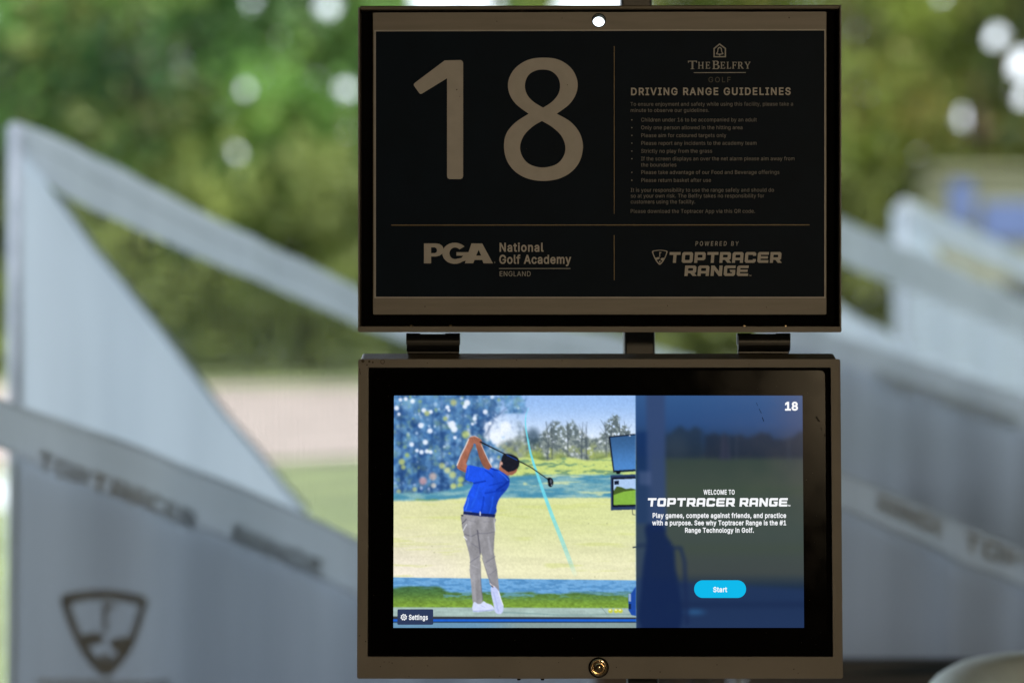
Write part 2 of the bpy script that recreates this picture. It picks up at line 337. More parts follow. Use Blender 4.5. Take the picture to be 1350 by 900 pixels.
EMIT = 1.0 / (2 ** EXPOSURE)
def emit_mat(name, rgb, strength=1.0):
    return screen_glass(name, tuple(lin(rgb)), EMIT * strength)
M_WHITE_LIT = emit_mat('lit_white', (250, 252, 255))
M_CYAN_LIT = emit_mat('lit_cyan', (14, 186, 236))
M_SLATE_LIT = emit_mat('lit_slate', (46, 60, 92))

def fabric_mat(name='net_fabric', c1=(0.54, 0.61, 0.69), c2=(0.66, 0.735, 0.82), tl=0.45):
    m, nt, p = new_mat(name)
    nt.nodes.remove(p)
    out = nt.nodes['Material Output']
    r, no = mix_noise(nt, c1, c2, 7.0, detail=5, vec_scale=(1, 1, 0.09), lo=0.3, hi=0.7)  # vertical tone streaks paint in the shading of cloth folds
    d = nt.nodes.new('ShaderNodeBsdfDiffuse')
    t = nt.nodes.new('ShaderNodeBsdfTranslucent')
    mx = nt.nodes.new('ShaderNodeMixShader')
    mx.inputs[0].default_value = tl
    nt.links.new(r.outputs['Color'], d.inputs['Color'])
    nt.links.new(r.outputs['Color'], t.inputs['Color'])
    w = nt.nodes.new('ShaderNodeTexWave')          # woven ribs
    w.inputs['Scale'].default_value = 60
    b = nt.nodes.new('ShaderNodeBump')
    b.inputs['Strength'].default_value = 0.3
    b.inputs['Distance'].default_value = 0.002
    tc = nt.nodes.new('ShaderNodeTexCoord')
    nt.links.new(tc.outputs['Object'], w.inputs['Vector'])
    nt.links.new(w.outputs['Fac'], b.inputs['Height'])
    nt.links.new(b.outputs['Normal'], d.inputs['Normal'])
    nt.links.new(d.outputs[0], mx.inputs[1])
    nt.links.new(t.outputs[0], mx.inputs[2])
    nt.links.new(mx.outputs[0], out.inputs['Surface'])
    return m
M_FABRIC = fabric_mat()
M_FABRIC_SHADED = fabric_mat('shaded_net_fabric', (0.325, 0.37, 0.425), (0.41, 0.46, 0.52), 0.36)  # darker copy of the net fabric, roof shade put into its colour
M_BAND = fabric_mat('hem_webbing', (0.43, 0.485, 0.525), (0.53, 0.59, 0.635), 0.38)
M_SEAM = plain('seam_thread', (0.22, 0.26, 0.28), (0.27, 0.31, 0.33), scale=30, rough=0.9)
M_MARK2 = plain('faded_print', (0.36, 0.405, 0.43), (0.51, 0.565, 0.60), scale=9, rough=0.8)
M_MARK = plain('dark_print', (0.235, 0.265, 0.285), (0.33, 0.365, 0.39), scale=30, rough=0.8)
M_TWINE = plain('net_twine', (0.19, 0.22, 0.19), (0.25, 0.28, 0.25), scale=30, rough=0.9)
M_POLE = plain('galvanised_pole', (0.33, 0.36, 0.39), (0.42, 0.45, 0.48), scale=20, rough=0.45, metal=0.4)

def leaf_mat(name):
    m, nt, p = new_mat(name)
    nt.nodes.remove(p)
    out = nt.nodes['Material Output']
    at = nt.nodes.new('ShaderNodeAttribute')
    at.attribute_name = 'tint'
    d = nt.nodes.new('ShaderNodeBsdfDiffuse')
    t = nt.nodes.new('ShaderNodeBsdfTranslucent')
    g = nt.nodes.new('ShaderNodeBsdfGlossy')
    g.inputs['Roughness'].default_value = 0.45
    g.inputs['Color'].default_value = (0.8, 0.9, 0.85, 1)
    mx = nt.nodes.new('ShaderNodeMixShader'); mx.inputs[0].default_value = 0.4
    m2 = nt.nodes.new('ShaderNodeMixShader'); m2.inputs[0].default_value = 0.02
    nt.links.new(at.outputs['Color'], d.inputs['Color'])
    nt.links.new(at.outputs['Color'], t.inputs['Color'])
    nt.links.new(d.outputs[0], mx.inputs[1]); nt.links.new(t.outputs[0], mx.inputs[2])
    nt.links.new(mx.outputs[0], m2.inputs[1]); nt.links.new(g.outputs[0], m2.inputs[2])
    nt.links.new(m2.outputs[0], out.inputs['Surface'])
    return m
M_LEAF = leaf_mat('leaves')
M_BARK = plain('bark', (0.10, 0.075, 0.055), (0.17, 0.13, 0.10), scale=6, rough=0.9, bump=0.8, bscale=30)

# ------------------------------------------------------------------ setting: ground, sand, bay
def ground():
    m, nt, p = new_mat('range_grass')
    r, no = mix_noise(nt, (0.070, 0.100, 0.024), (0.118, 0.150, 0.042), 0.35, detail=8, lo=0.3, hi=0.7)
    r2, n2 = mix_noise(nt, (0.55, 0.55, 0.5), (1.25, 1.2, 1.3), 0.9, detail=3, lo=0.3, hi=0.7)
    mm = nt.nodes.new('ShaderNodeMix'); mm.data_type = 'RGBA'; mm.blend_type = 'MULTIPLY'
    mm.inputs[0].default_value = 1
    nt.links.new(r.outputs['Color'], mm.inputs[6]); nt.links.new(r2.outputs['Color'], mm.inputs[7])
    nt.links.new(mm.outputs[2], p.inputs['Base Color'])
    p.inputs['Roughness'].default_value = 0.9
    S = 2200
    n = 40
    vs_, fs = [], []
    for j in range(n + 1):
        for i in range(n + 1):
            x = (i / n - 0.5) * 2; y = (j / n - 0.5) * 2
            x = S * x * abs(x); y = S * y * abs(y)
            vs_.append((x, y, -0.10))
    for j in range(n):
        for i in range(n):
            a = j * (n + 1) + i
            fs.append((a, a + 1, a + n + 2, a + n + 1))
    tag(link('ground', mesh(vs_, fs), m), kind='structure')
ground()

def sand():
    m = plain('pink_sand', (0.178, 0.145, 0.122), (0.225, 0.185, 0.158), scale=1.2, rough=0.95, bump=0.6, bscale=10)
    vs_ = [(-5.2, 44.5, -0.04)]
    n = 64
    for k in range(n):
        a = 2 * math.pi * k / n
        r = 1 + 0.05 * math.sin(3 * a + 1) + 0.03 * math.sin(7 * a)
        vs_.append((-5.2 + 13.5 * r * math.cos(a), 44.5 + 14.2 * r * math.sin(a), -0.085))
    fs = [(0, 1 + k, 1 + (k + 1) % n) for k in range(n)]
    tag(link('sand', mesh(vs_, fs), m), kind='structure')
sand()

M_CONC = plain('bay_concrete', (0.17, 0.165, 0.155), (0.23, 0.225, 0.215), scale=3, rough=0.8, bump=0.4, bscale=60)
M_WALL = plain('dark_grey_boards', (0.035, 0.035, 0.034), (0.05, 0.05, 0.048), scale=4, rough=0.8)
M_CEIL = plain('painted_ceiling', (0.10, 0.10, 0.098), (0.14, 0.14, 0.135), scale=3, rough=0.8)
M_TIMBER = plain('dark_timber', (0.12, 0.085, 0.055), (0.17, 0.12, 0.08), scale=5, rough=0.6, vec_scale=(1, 1, 10))
tag(MB().box((1, 0.6, -0.045), (17, 9.2, 0.09)).build('floor', M_CONC), kind='structure')
# the row of bays runs away to the right, and the unseen roof's edge, also shaped to shade the nets
RE = [(-7.5, -4.2), (9.5, -4.2), (9.5, 16.0), (4.2, 15.0), (2.7, 12.0), (1.2, 9.9), (0.1, 7.4), (-0.3, 6.1), (-1.5, 5.5), (-7.5, 4.2)]
RZ = 2.8
rv = [(x, y, RZ) for x, y in RE] + [(x, y, RZ + 0.2) for x, y in RE]
nR = len(RE)
tag(link('roof', mesh(rv, [tuple(range(nR))[::-1], tuple(range(nR, 2 * nR))] + [(k, (k + 1) % nR, nR + (k + 1) % nR, nR + k) for k in range(nR)]), M_CEIL), kind='structure')
tag(MB().box((1, -4.1, 1.4), (17, 0.2, 2.795)).build('wall_back', M_WALL), kind='structure')
tag(MB().box((-2.4, 0.3, 1.4), (0.12, 8.6, 2.795)).build('light_block_wall', M_WALL), kind='structure')  # unseen wall added to cut the light reaching the nets from the left
for xx in (-7.4, 9.4):
    tag(MB().box((xx, 0.6, 1.4), (0.2, 9.0, 2.795)).build('wall_side', M_WALL), kind='structure')

# warm pendant lamp behind the camera; its glow shows in the screen glass
lamp = empty('pendant_lamp', (1.30, -3.05, 2.23), 'warm glass pendant lamp hanging behind the camera, its glow reflected in the touchscreen', 'lamp')
_m, _nt, _p = new_mat('warm_glass')
_p.inputs['Emission Color'].default_value = (1.0, 0.76, 0.46, 1)
_p.inputs['Emission Strength'].default_value = 138
_b = MB()
for _k in range(1): _b.tube([(0, 0, -0.15), (0, 0, -0.13), (0, 0, -0.08), (0, 0, 0.0), (0, 0, 0.08), (0, 0, 0.12)], [0.03, 0.10, 0.15, 0.17, 0.13, 0.05], 24)
_b.build('shade', _m, lamp, smooth=True)
MB().tube([(0, 0, 0.125), (0, 0, 0.20)], [0.05, 0.02], 16).build('cap', M_BLACK, lamp, smooth=True)
MB().tube([(0, 0, 0.20), (0, 0, 0.569)], 0.006, 8).build('cord', M_BLACK, lamp, smooth=True)

# ------------------------------------------------------------------ 2D outlines
def area2(c):
    return sum(c[i - 1][0] * c[i][1] - c[i][0] * c[i - 1][1] for i in range(len(c)))

def offset(c, d):
    n = len(c); out = []
    for i in range(n):
        a, b, e = c[i - 1], c[i], c[(i + 1) % n]
        u = (b[0] - a[0], b[1] - a[1]); v = (e[0] - b[0], e[1] - b[1])
        lu = math.hypot(*u) or 1e-9; lv = math.hypot(*v) or 1e-9
        n1 = (-u[1] / lu, u[0] / lu); n2 = (-v[1] / lv, v[0] / lv)
        nx, ny = n1[0] + n2[0], n1[1] + n2[1]
        q = nx * nx + ny * ny
        if q < 0.35: nx, ny, q = n1[0], n1[1], 1.0; f = 1
        else: f = 2 / q
        out.append((b[0] + nx * d * f, b[1] + ny * d * f))
    return out

PARSED = {}
for ch, s in GLYPHS.items():
    q = s.split('|')
    PARSED[ch] = (int(q[0]), [[tuple(map(int, p.split(','))) for p in c.split(' ')] for c in q[1:]])

def text_width(s, size, sx=1.0, track=0.0):
    k = size / 509.0
    return sum(PARSED[c][0] * k * sx + track for c in s) - track

def text(s, x, y, cap, sx=1.0, bold=0, track=0.0, align='l', width=None, slope=0.0, slant=0.0):
    """glyph outlines, in photo pixels (y down), baseline at y, cap height in pixels.
    returns a list of glyphs, each a list of contours"""
    k = cap / 509.0
    if width:
        sx = min(sx, width / text_width(s, cap, 1.0, 0.0) * (0.95 - bold * 0.0016))
        w = text_width(s, cap, sx, track)
        track += (width - w) / max(1, len(s) - 1)
    w = text_width(s, cap, sx, track)
    if align == 'c': x -= w / 2
    if align == 'r': x -= w
    out = []; cx = x
    for ch in s:
        adv, cs = PARSED[ch]
        if cs:
            if (ch, bold) not in CACHE:
                CACHE[(ch, bold)] = triangulate([offset(c, bold) if bold else c for c in cs], True)
            P_, T_ = CACHE[(ch, bold)]
            out.append(Glyph([(cx + (p[0] + slant * p[1]) * k * sx, y - p[1] * k + slope * (cx - x + p[0] * k * sx)) for p in P_], T_))
        cx += adv * k * sx + track
    return out

def rrect(x0, y0, x1, y1, r, n=6):
    out = []
    for cx, cy, a0 in ((x1 - r, y0 + r, -90), (x1 - r, y1 - r, 0), (x0 + r, y1 - r, 90), (x0 + r, y0 + r, 180)):
        for k in range(n + 1):
            a = math.radians(a0 + 90 * k / n)
            out.append((cx + r * math.cos(a), cy + r * math.sin(a)))
    return out

def circ(cx, cy, r, n=32, ry=None):
    ry = ry or r
    return [(cx + r * math.cos(2 * math.pi * k / n), cy + ry * math.sin(2 * math.pi * k / n)) for k in range(n)]

def smooth_loop(p, n=6):
    out = []
    m = len(p)
    for i in range(m):
        p0, p1, p2, p3 = p[i - 1], p[i], p[(i + 1) % m], p[(i + 2) % m]
        for k in range(n):
            t = k / n
            out.append(tuple(0.5 * (2 * p1[a] + (p2[a] - p0[a]) * t + (2 * p0[a] - 5 * p1[a] + 4 * p2[a] - p3[a]) * t * t + (3 * p1[a] - p0[a] - 3 * p2[a] + p3[a]) * t ** 3) for a in (0, 1)))
    return out

def spline(p, n=6):
    q = [p[0]] + list(p) + [p[-1]]; out = []
    for i in range(1, len(q) - 2):
        p0, p1, p2, p3 = q[i - 1], q[i], q[i + 1], q[i + 2]
        for k in range(n):
            t = k / n
            out.append(tuple(0.5 * (2 * p1[a] + (p2[a] - p0[a]) * t + (2 * p0[a] - 5 * p1[a] + 4 * p2[a] - p3[a]) * t * t + (3 * p1[a] - p0[a] - 3 * p2[a] + p3[a]) * t ** 3) for a in (0, 1)))
    out.append(p[-1])
    return out

def seg(x0, y0, x1, y1, w):
    dx, dy = x1 - x0, y1 - y0; l = math.hypot(dx, dy); nx, ny = -dy / l * w / 2, dx / l * w / 2
    return [(x0 + nx, y0 + ny), (x1 + nx, y1 + ny), (x1 - nx, y1 - ny), (x0 - nx, y0 - ny)]

def triangulate(contours, nonzero):
    """triangles of a set of outlines; nonzero winding for type, even-odd for drawn shapes"""
    pts, edges = [], []
    for c in contours:
        b = len(pts); n = len(c)
        pts += [Vector(p) for p in c]
        edges += [(b + i, b + (i + 1) % n) for i in range(n)]
    v, _e, f, *_r = delaunay_2d_cdt(pts, edges, [], 0, 1e-5)
    P = np.array([tuple(p) for p in v]); T = np.array([t for t in f])
    ce = P[T].mean(1)
    wn_ = np.zeros(len(ce), int)
    for c in contours:
        a = np.array(c); b = np.roll(a, -1, axis=0)
        y, x = ce[:, 1:2], ce[:, 0:1]
        cr = (b[:, 0] - a[:, 0]) * (y - a[:, 1]) - (x - a[:, 0]) * (b[:, 1] - a[:, 1])
        up = (a[:, 1] <= y) & (b[:, 1] > y) & (cr > 0)
        dn = (a[:, 1] > y) & (b[:, 1] <= y) & (cr < 0)
        if nonzero: wn_ += up.sum(1) - dn.sum(1)
        else: wn_ += up.sum(1) + dn.sum(1)
    ok = (wn_ != 0) if nonzero else (wn_ % 2 == 1)
    T = T[ok]
    return [tuple(p) for p in P], [tuple(int(q) for q in t) for t in T]

CACHE = {}
class Glyph:
    """an already triangulated letter"""
    def __init__(s, pts, tris): s.pts, s.tris = pts, tris

def fill(glyphs, f, thick=0.0):
    """glyphs: Glyph, or [outer, hole, ...] outlines; f maps (x, y, depth) -> xyz; returns verts, faces"""
    V, F = [], []
    for g in glyphs:
        if isinstance(g, Glyph): pts, tris = g.pts, g.tris
        else: pts, tris = triangulate(g, False)
        b = len(V)
        V += [f(p[0], p[1], thick) for p in pts]
        fr = []
        for t in tris:
            a, c_, d = (pts[q] for q in t)
            ar = (c_[0] - a[0]) * (d[1] - a[1]) - (d[0] - a[0]) * (c_[1] - a[1])
            if abs(ar) < 1e-12: continue
            fr.append((b + t[0], b + t[1], b + t[2]) if ar > 0 else (b + t[0], b + t[2], b + t[1]))
        F += fr
        if thick:
            b2 = len(V)
            V += [f(p[0], p[1], 0.0) for p in pts]
            F += [tuple(b2 + (q - b) for q in reversed(t)) for t in fr]
            cnt = {}
            for t in fr:
                for u, w in ((t[0], t[1]), (t[1], t[2]), (t[2], t[0])):
                    if (w, u) in cnt: del cnt[(w, u)]
                    else: cnt[(u, w)] = 1
            for u, w in cnt:
                F.append((w, u, b2 + u - b, b2 + w - b))
    return V, F

# blocky display letters, on a 10 x 10 body (y up)
def _c(x0, y0, x1, y1, c):      # chamfered rectangle
    return [(x0 + c, y0), (x1 - c, y0), (x1, y0 + c), (x1, y1 - c), (x1 - c, y1), (x0 + c, y1), (x0, y1 - c), (x0, y0 + c)]
BLOCK = {
 'T': [[(0, 10), (10, 10), (10, 7.4), (6.4, 7.4), (6.4, 0), (3.6, 0), (3.6, 7.4), (0, 7.4)]],
 'O': [_c(0, 0, 10, 10, 1.3), _c(2.8, 2.6, 7.2, 7.4, 0.5)],
 'P': [[(0, 0), (2.8, 0), (2.8, 2.4), (8.7, 2.4), (10, 3.7), (10, 8.7), (8.7, 10), (0, 10)], _c(2.8, 4.9, 7.2, 7.5, 0.4)],
 'R': [[(0, 0), (2.8, 0), (2.8, 2.7), (4.9, 2.7), (7.3, 0), (10.9, 0), (8.6, 2.7), (8.9, 2.7), (10, 3.8), (10, 8.7), (8.7, 10), (0, 10)], _c(2.8, 5.1, 7.2, 7.5, 0.4)],
 'A': [[(0, 0), (2.8, 0), (2.8, 2.4), (7.2, 2.4), (7.2, 0), (10, 0), (10, 8.7), (8.7, 10), (1.3, 10), (0, 8.7)], _c(2.8, 4.8, 7.2, 7.5, 0.4)],
 'C': [[(1.3, 0), (8.7, 0), (10, 1.3), (10, 3.5), (7.2, 3.5), (7.2, 2.6), (2.8, 2.6), (2.8, 7.4), (7.2, 7.4), (7.2, 6.5), (10, 6.5), (10, 8.7), (8.7, 10), (1.3, 10), (0, 8.7), (0, 1.3)]],
 'E': [[(1.3, 0), (10, 0), (10, 2.5), (2.8, 2.5), (2.8, 3.9), (9.4, 3.9), (9.4, 6.1), (2.8, 6.1), (2.8, 7.5), (10, 7.5), (10, 10), (1.3, 10), (0, 8.7), (0, 1.3)]],
 'N': [[(0, 0), (2.8, 0), (2.8, 5.6), (7.2, 0), (10, 0), (10, 10), (7.2, 10), (7.2, 4.4), (2.8, 10), (0, 10)]],
 'G': [[(1.3, 0), (8.7, 0), (10, 1.3), (10, 5.9), (4.9, 5.9), (5.9, 3.7), (7.2, 3.7), (7.2, 2.6), (2.8, 2.6), (2.8, 7.4), (10, 7.4), (10, 10), (1.3, 10), (0, 8.7), (0, 1.3)]],
}
def block(s, x0, x1, ytop, ybot, slant=0.08, gap=1.5, slope=0.0):
    n = sum(10 + gap for c in s if c != ' ') - gap + sum(4.5 for c in s if c == ' ')
    k = (x1 - x0) / n; ky = (ybot - ytop) / 10
    out = []; cx = 0
    for ch in s:
        if ch == ' ': cx += 4.5; continue
        out.append([[(x0 + (cx + p[0]) * k + slant * p[1] * ky, ybot - p[1] * ky + slope * (cx + p[0]) * k) for p in c] for c in BLOCK[ch]])
        cx += 10 + gap
    return out

SERIF = {
 'H': [[(0, 0), (3.4, 0), (3.4, .5), (2.6, .8), (2.6, 4.5), (6.6, 4.5), (6.6, .8), (5.8, .5), (5.8, 0), (9.2, 0), (9.2, .5), (8.3, .8), (8.3, 9.2), (9.2, 9.5), (9.2, 10), (5.8, 10), (5.8, 9.5), (6.6, 9.2), (6.6, 5.4), (2.6, 5.4), (2.6, 9.2), (3.4, 9.5), (3.4, 10), (0, 10), (0, 9.5), (.9, 9.2), (.9, .8), (0, .5)]],
 'T': [[(2.6, 0), (6.6, 0), (6.6, .5), (5.5, .8), (5.5, 9.1), (8, 9.1), (8.6, 7.6), (9.2, 7.6), (9.2, 10), (0, 10), (0, 7.6), (.6, 7.6), (1.2, 9.1), (3.7, 9.1), (3.7, .8), (2.6, .5)]],
 'E': [[(0, 0), (7.4, 0), (7.6, 2.6), (7, 2.6), (6.3, .9), (2.6, .9), (2.6, 4.7), (4.8, 4.7), (5.2, 3.6), (5.7, 3.6), (5.7, 6.6), (5.2, 6.6), (4.8, 5.6), (2.6, 5.6), (2.6, 9.1), (6, 9.1), (6.6, 7.6), (7.2, 7.6), (7.1, 10), (0, 10), (0, 9.5), (.9, 9.2), (.9, .8), (0, .5)]],
 'F': [[(0, 0), (3.7, 0), (3.7, .5), (2.6, .8), (2.6, 4.7), (4.8, 4.7), (5.2, 3.6), (5.7, 3.6), (5.7, 6.6), (5.2, 6.6), (4.8, 5.6), (2.6, 5.6), (2.6, 9.1), (6, 9.1), (6.6, 7.6), (7.2, 7.6), (7.1, 10), (0, 10), (0, 9.5), (.9, 9.2), (.9, .8), (0, .5)]],
 'L': [[(0, 0), (7.0, 0), (7.3, 2.8), (6.7, 2.8), (6.0, .9), (2.6, .9), (2.6, 9.2), (3.7, 9.5), (3.7, 10), (0, 10), (0, 9.5), (.9, 9.2), (.9, .8), (0, .5)]],
 'Y': [[(2.8, 0), (6.6, 0), (6.6, .5), (5.6, .8), (5.6, 4.4), (8.3, 9.2), (9.2, 9.5), (9.2, 10), (6.2, 10), (6.2, 9.5), (7.2, 9.2), (5, 5.3), (2.7, 9.2), (3.6, 9.5), (3.6, 10), (0, 10), (0, 9.5), (.8, 9.2), (3.8, 4.3), (3.8, .8), (2.8, .5)]],
 'B': [[(0, 0), (5.6, 0), (7.2, .7), (7.9, 2.2), (7.7, 3.9), (6.7, 5), (5.4, 5.4), (6.6, 6.2), (7.1, 7.4), (6.9, 8.8), (5.9, 9.7), (4.6, 10), (0, 10), (0, 9.5), (.9, 9.2), (.9, .8), (0, .5)], [(2.6, 5.8), (2.6, 9.2), (4.2, 9.2), (5.1, 8.5), (5.3, 7.4), (4.8, 6.2), (4, 5.8)], [(2.6, .8), (2.6, 4.9), (4.4, 4.9), (5.8, 4.1), (6.1, 2.5), (5.4, 1.1), (4.2, .8)]],
 'R': [[(0, 0), (3.6, 0), (3.6, .5), (2.6, .8), (2.6, 4.6), (3.7, 4.6), (6.6, 0), (9.4, 0), (9.4, .5), (8.3, .9), (5.5, 5), (6.8, 6.2), (7.1, 7.6), (6.8, 8.9), (5.8, 9.7), (4.4, 10), (0, 10), (0, 9.5), (.9, 9.2), (.9, .8), (0, .5)], [(2.6, 5.4), (2.6, 9.2), (4.1, 9.2), (5, 8.5), (5.3, 7.4), (4.9, 6.1), (4, 5.4)]],
}
def serif(items):
    """items: (letter, x, baseline y, cap height, x scale)"""
    return [[[(x + p[0] * h / 10 * sx, y - p[1] * h / 10) for p in c] for c in SERIF[ch]] for ch, x, y, h, sx in items]

def shield(cx, cy, w, h, t, slope=0.0):
    """driving-range shield: ring + flag, hills and golfer marks"""
    def S(u, v): return (cx + u * w / 2, cy + v * h / 2 + slope * u * w / 2)
    outer = smooth_loop([S(-1, -0.82), S(-0.55, -0.95), S(0, -1), S(0.55, -0.95), S(1, -0.82), S(0.93, -0.45), S(0.66, 0.22), S(0.32, 0.74), S(0, 1), S(-0.32, 0.74), S(-0.66, 0.22), S(-0.93, -0.45)], 4)
    k = 1 - t
    inner = [(cx + (x - cx) * k, cy - 0.05 * h / 2 + (y - cy) * k) for x, y in outer]
    g = [[outer, inner[::-1]]]
    g.append([[S(-0.05, -0.72), S(0.28, -0.66), S(0.05, -0.52), S(0.05, -0.05), S(-0.05, -0.05)]])
    g.append([[S(-0.72, -0.02), S(-0.45, 0.06), S(-0.20, -0.04), S(0.02, 0.10), S(-0.10, 0.24), S(-0.30, 0.30), S(-0.42, 0.38), S(-0.60, 0.16)]])
    g.append([[S(0.16, 0.12), S(0.46, 0.06), S(0.60, 0.10), S(0.42, 0.46), S(0.24, 0.44), S(0.08, 0.26)]])
    g.append([[S(-0.12, 0.52), S(0.0, 0.46), S(0.12, 0.52), S(0.05, 0.72), S(-0.06, 0.72)]])
    return g

# ------------------------------------------------------------------ upper sign
S0 = K * D0          # metres per photo pixel at the sign
def frame_of(cx, cy):
    """(world origin, mapping px -> local) for a unit centred on photo pixel (cx, cy)"""
    org = Vector(((cx - 675) * S0, D0, EYE - (cy - 400) * S0))
    def f(x, y, d=0.0):          # d: metres towards the viewer
        return ((x - cx) * S0, -d, -(y - cy) * S0)
    return org, f

def put(name, glyphs, f, d, mat, parent, thick=0.0, label=None):
    V, F = fill(glyphs, (lambda x, y, t: f(x, y, d + t)), thick)
    o = link(name, mesh(V, F), mat, parent)
    if label: o['label'] = label
    return o

def plate(name, outer, holes, f, d0, d1, mat, parent, bevel=0.0):
    V, F = fill([[outer] + holes], (lambda x, y, t: f(x, y, d0 + t)), d1 - d0)
    o = link(name, mesh(V, F), mat, parent)
    bm = bmesh.new(); bm.from_mesh(o.data)
    bmesh.ops.remove_doubles(bm, verts=bm.verts, dist=1e-6)
    bmesh.ops.recalc_face_normals(bm, faces=bm.faces)
    bm.to_mesh(o.data); bm.free()
    if bevel:
        b = o.modifiers.new('bevel', 'BEVEL'); b.width = bevel; b.segments = 3; b.limit_method = 'ANGLE'; b.angle_limit = math.radians(50)
    return o

org, fu = frame_of(790, 222)
sign = empty('bay_sign', org, 'dark bay sign with a large number 18, driving range guidelines and logos, above the touchscreen', 'sign', rot=(0, 0, math.radians(-1.2)))
HOLE = circ(789.5, 27, 8.2, 32)
def rect(x0, y0, x1, y1): return [(x0, y0), (x1, y0), (x1, y1), (x0, y1)]
plate('tray', rrect(472, 9, 1108, 436, 3), [HOLE], fu, -0.032, -0.024, M_HOOD, sign)
plate('side_wall', rect(472, 10, 474.3, 436), [], fu, -0.024, 0.006, M_TAUPE, sign, 0.0006)
plate('side_wall', rect(1105.7, 8, 1108, 436), [], fu, -0.024, 0.006, M_TAUPE, sign, 0.0006)
plate('top_wall', rect(474.4, 8, 1105.6, 13.5), [], fu, -0.024, 0.0055, M_HOOD, sign, 0.0012)
plate('bottom_flange', rrect(472, 430.3, 1108, 437.8, 2.5), [], fu, -0.024, 0.0075, M_TAUPE, sign, 0.0015)
plate('liner', rect(474.5, 13.7, 1105.5, 430.1), [HOLE], fu, -0.0235, -0.019, M_BLACK, sign)
plate('face_plate', rrect(491.3, 16, 1089, 414.5, 1.5), [HOLE], fu, -0.0188, -0.002, M_PLATE, sign, 0.0004)
plate('grommet', circ(789.5, 27, 9.4), [circ(789.5, 27, 8.3)], fu, -0.0019, -0.0008, M_BLACK, sign)
plate('panel_edge', rect(493, 39.3, 1089 - 1.4, 393), [rect(495, 41, 1086.3, 391.2)], fu, -0.0018, -0.0002, M_INK, sign)
PR = -0.0015
plate('printed_panel', rect(495.1, 41.1, 1086.2, 391.1), [], fu, -0.0018, PR, M_VINYL, sign)
L1 = PR + 0.0003
one = [(586, 79.5), (607, 79), (609.3, 80.2), (610.4, 82.5), (610.4, 232), (609.5, 234.8), (606.8, 236), (592.5, 236), (590, 234.8), (589.2, 232), (589.2, 103), (556, 123.2), (553.8, 123.6), (552, 122), (545.4, 112.6), (545.2, 110.6), (546.6, 109)]
eight_o = spline([(697, 150), (680, 137), (671, 122), (670.3, 106), (679, 90), (696, 79), (716.5, 76), (737, 79), (753, 90), (761, 106), (760, 122), (751, 137), (734, 150)]) + spline([(734, 150), (752, 160.5), (764, 175), (768.5, 192), (765, 211), (754, 226), (737, 235.5), (716.5, 238.5), (696, 235.5), (679, 226), (668, 211), (664.3, 192), (668, 175), (680, 161), (697, 150)])[1:-1]
h8a = spline([(716, 142), (703, 134), (694.5, 124), (692, 112), (696, 100), (705, 93.5), (716, 91.8), (727, 94), (735.5, 102), (738.4, 113), (736, 124), (728, 134), (716, 142)])[1:]
h8b = spline([(714.5, 159.5), (728, 167.5), (740, 179), (745.3, 193), (743, 206), (733.5, 216.5), (716, 220.8), (699, 217), (689, 207), (685.6, 193.5), (690.5, 179), (702, 167), (714.5, 159.5)])[1:]
put('number', [[one], [eight_o, h8a[::-1], h8b[::-1]]], fu, L1, M_INK, sign)
put('divider_line', [[rect(515.5, 296, 1067, 297.2)]], fu, L1, M_INK_GOLD, sign)
put('divider_line', [[rect(809.3, 61, 810.2, 282)], [rect(809.3, 310, 810.2, 369.5)]], fu, L1, M_INK_GOLD, sign)
# the bell logo and name
bell = [[[(948.5, 57.5), (957, 64), (957, 76), (940.5, 76), (940.5, 64)], [(948.5, 59.6), (942.2, 64.9), (942.2, 74.4), (955.3, 74.4), (955.3, 64.9)]],
        [smooth_loop([(948.7, 62.3), (951.3, 64), (952, 68.5), (953.6, 71.6), (948.7, 72.6), (943.8, 71.6), (945.4, 68.5), (946.1, 64)], 4),
         smooth_loop([(948.7, 63.9), (950.1, 65), (950.7, 68.7), (951.6, 70.7), (948.7, 71.2), (945.8, 70.7), (946.7, 68.7), (947.3, 65)], 4)[::-1]],
        [circ(948.7, 72.9, 1.1, 10)]]
put('logo', bell, fu, L1, M_INK_DIM, sign)
put('lettering', serif([('T', 907, 91.5, 11.0, 1.15), ('H', 920, 91, 9, 0.95), ('E', 930, 91, 9, 0.9), ('B', 939, 91.5, 11.0, 1.1), ('E', 949.6, 91, 9, 0.92), ('L', 957.8, 91, 9, 0.9), ('F', 965, 91, 9, 0.92), ('R', 972.4, 91, 9, 0.95), ('Y', 981.2, 91, 9, 0.98)]) + [[rect(914.5, 95.6, 983, 96.6)]], fu, L1, M_INK_DIM, sign)
put('lettering', text('GOLF', 933.5, 108.8, 6.8, bold=4, width=30), fu, L1, M_INK_FAINT, sign)
put('lettering', text('DRIVING RANGE GUIDELINES', 831.3, 125.4, 9.2, sx=0.94, bold=22, width=211), fu, L1, M_INK, sign)
small = [(831, 139.8, 'To ensure enjoyment and safety while using this facility, please take a', 214.5), (831, 147.9, 'minute to observe our guidelines.', 104),
 (845, 160.5, 'Children under 16 to be accompanied by an adult', 152.5), (845, 170.7, 'Only one person allowed in the hitting area', 134), (845, 181, 'Please aim for coloured targets only', 112.5),
 (845, 191.2, 'Please report any incidents to the academy team', 152.5), (845, 201.6, 'Strictly no play from the grass', 94), (845, 211.7, 'If the screen displays an over the net alarm please aim away from', 202.5),
 (845, 219.8, 'the boundaries', 47), (845, 229.6, 'Please take advantage of our Food and Beverage offerings', 182.5), (845, 240, 'Please return basket after use', 92.5),
 (831.3, 253, 'It is your responsibility to use the range safely and should do', 189), (831.3, 260.6, 'so at your own risk. The Belfry takes no responsibility for', 176), (831.3, 268.4, 'customers using the facility.', 85.5),
 (831, 280.8, 'Please download the Toptracer App via this QR code.', 164.5)]
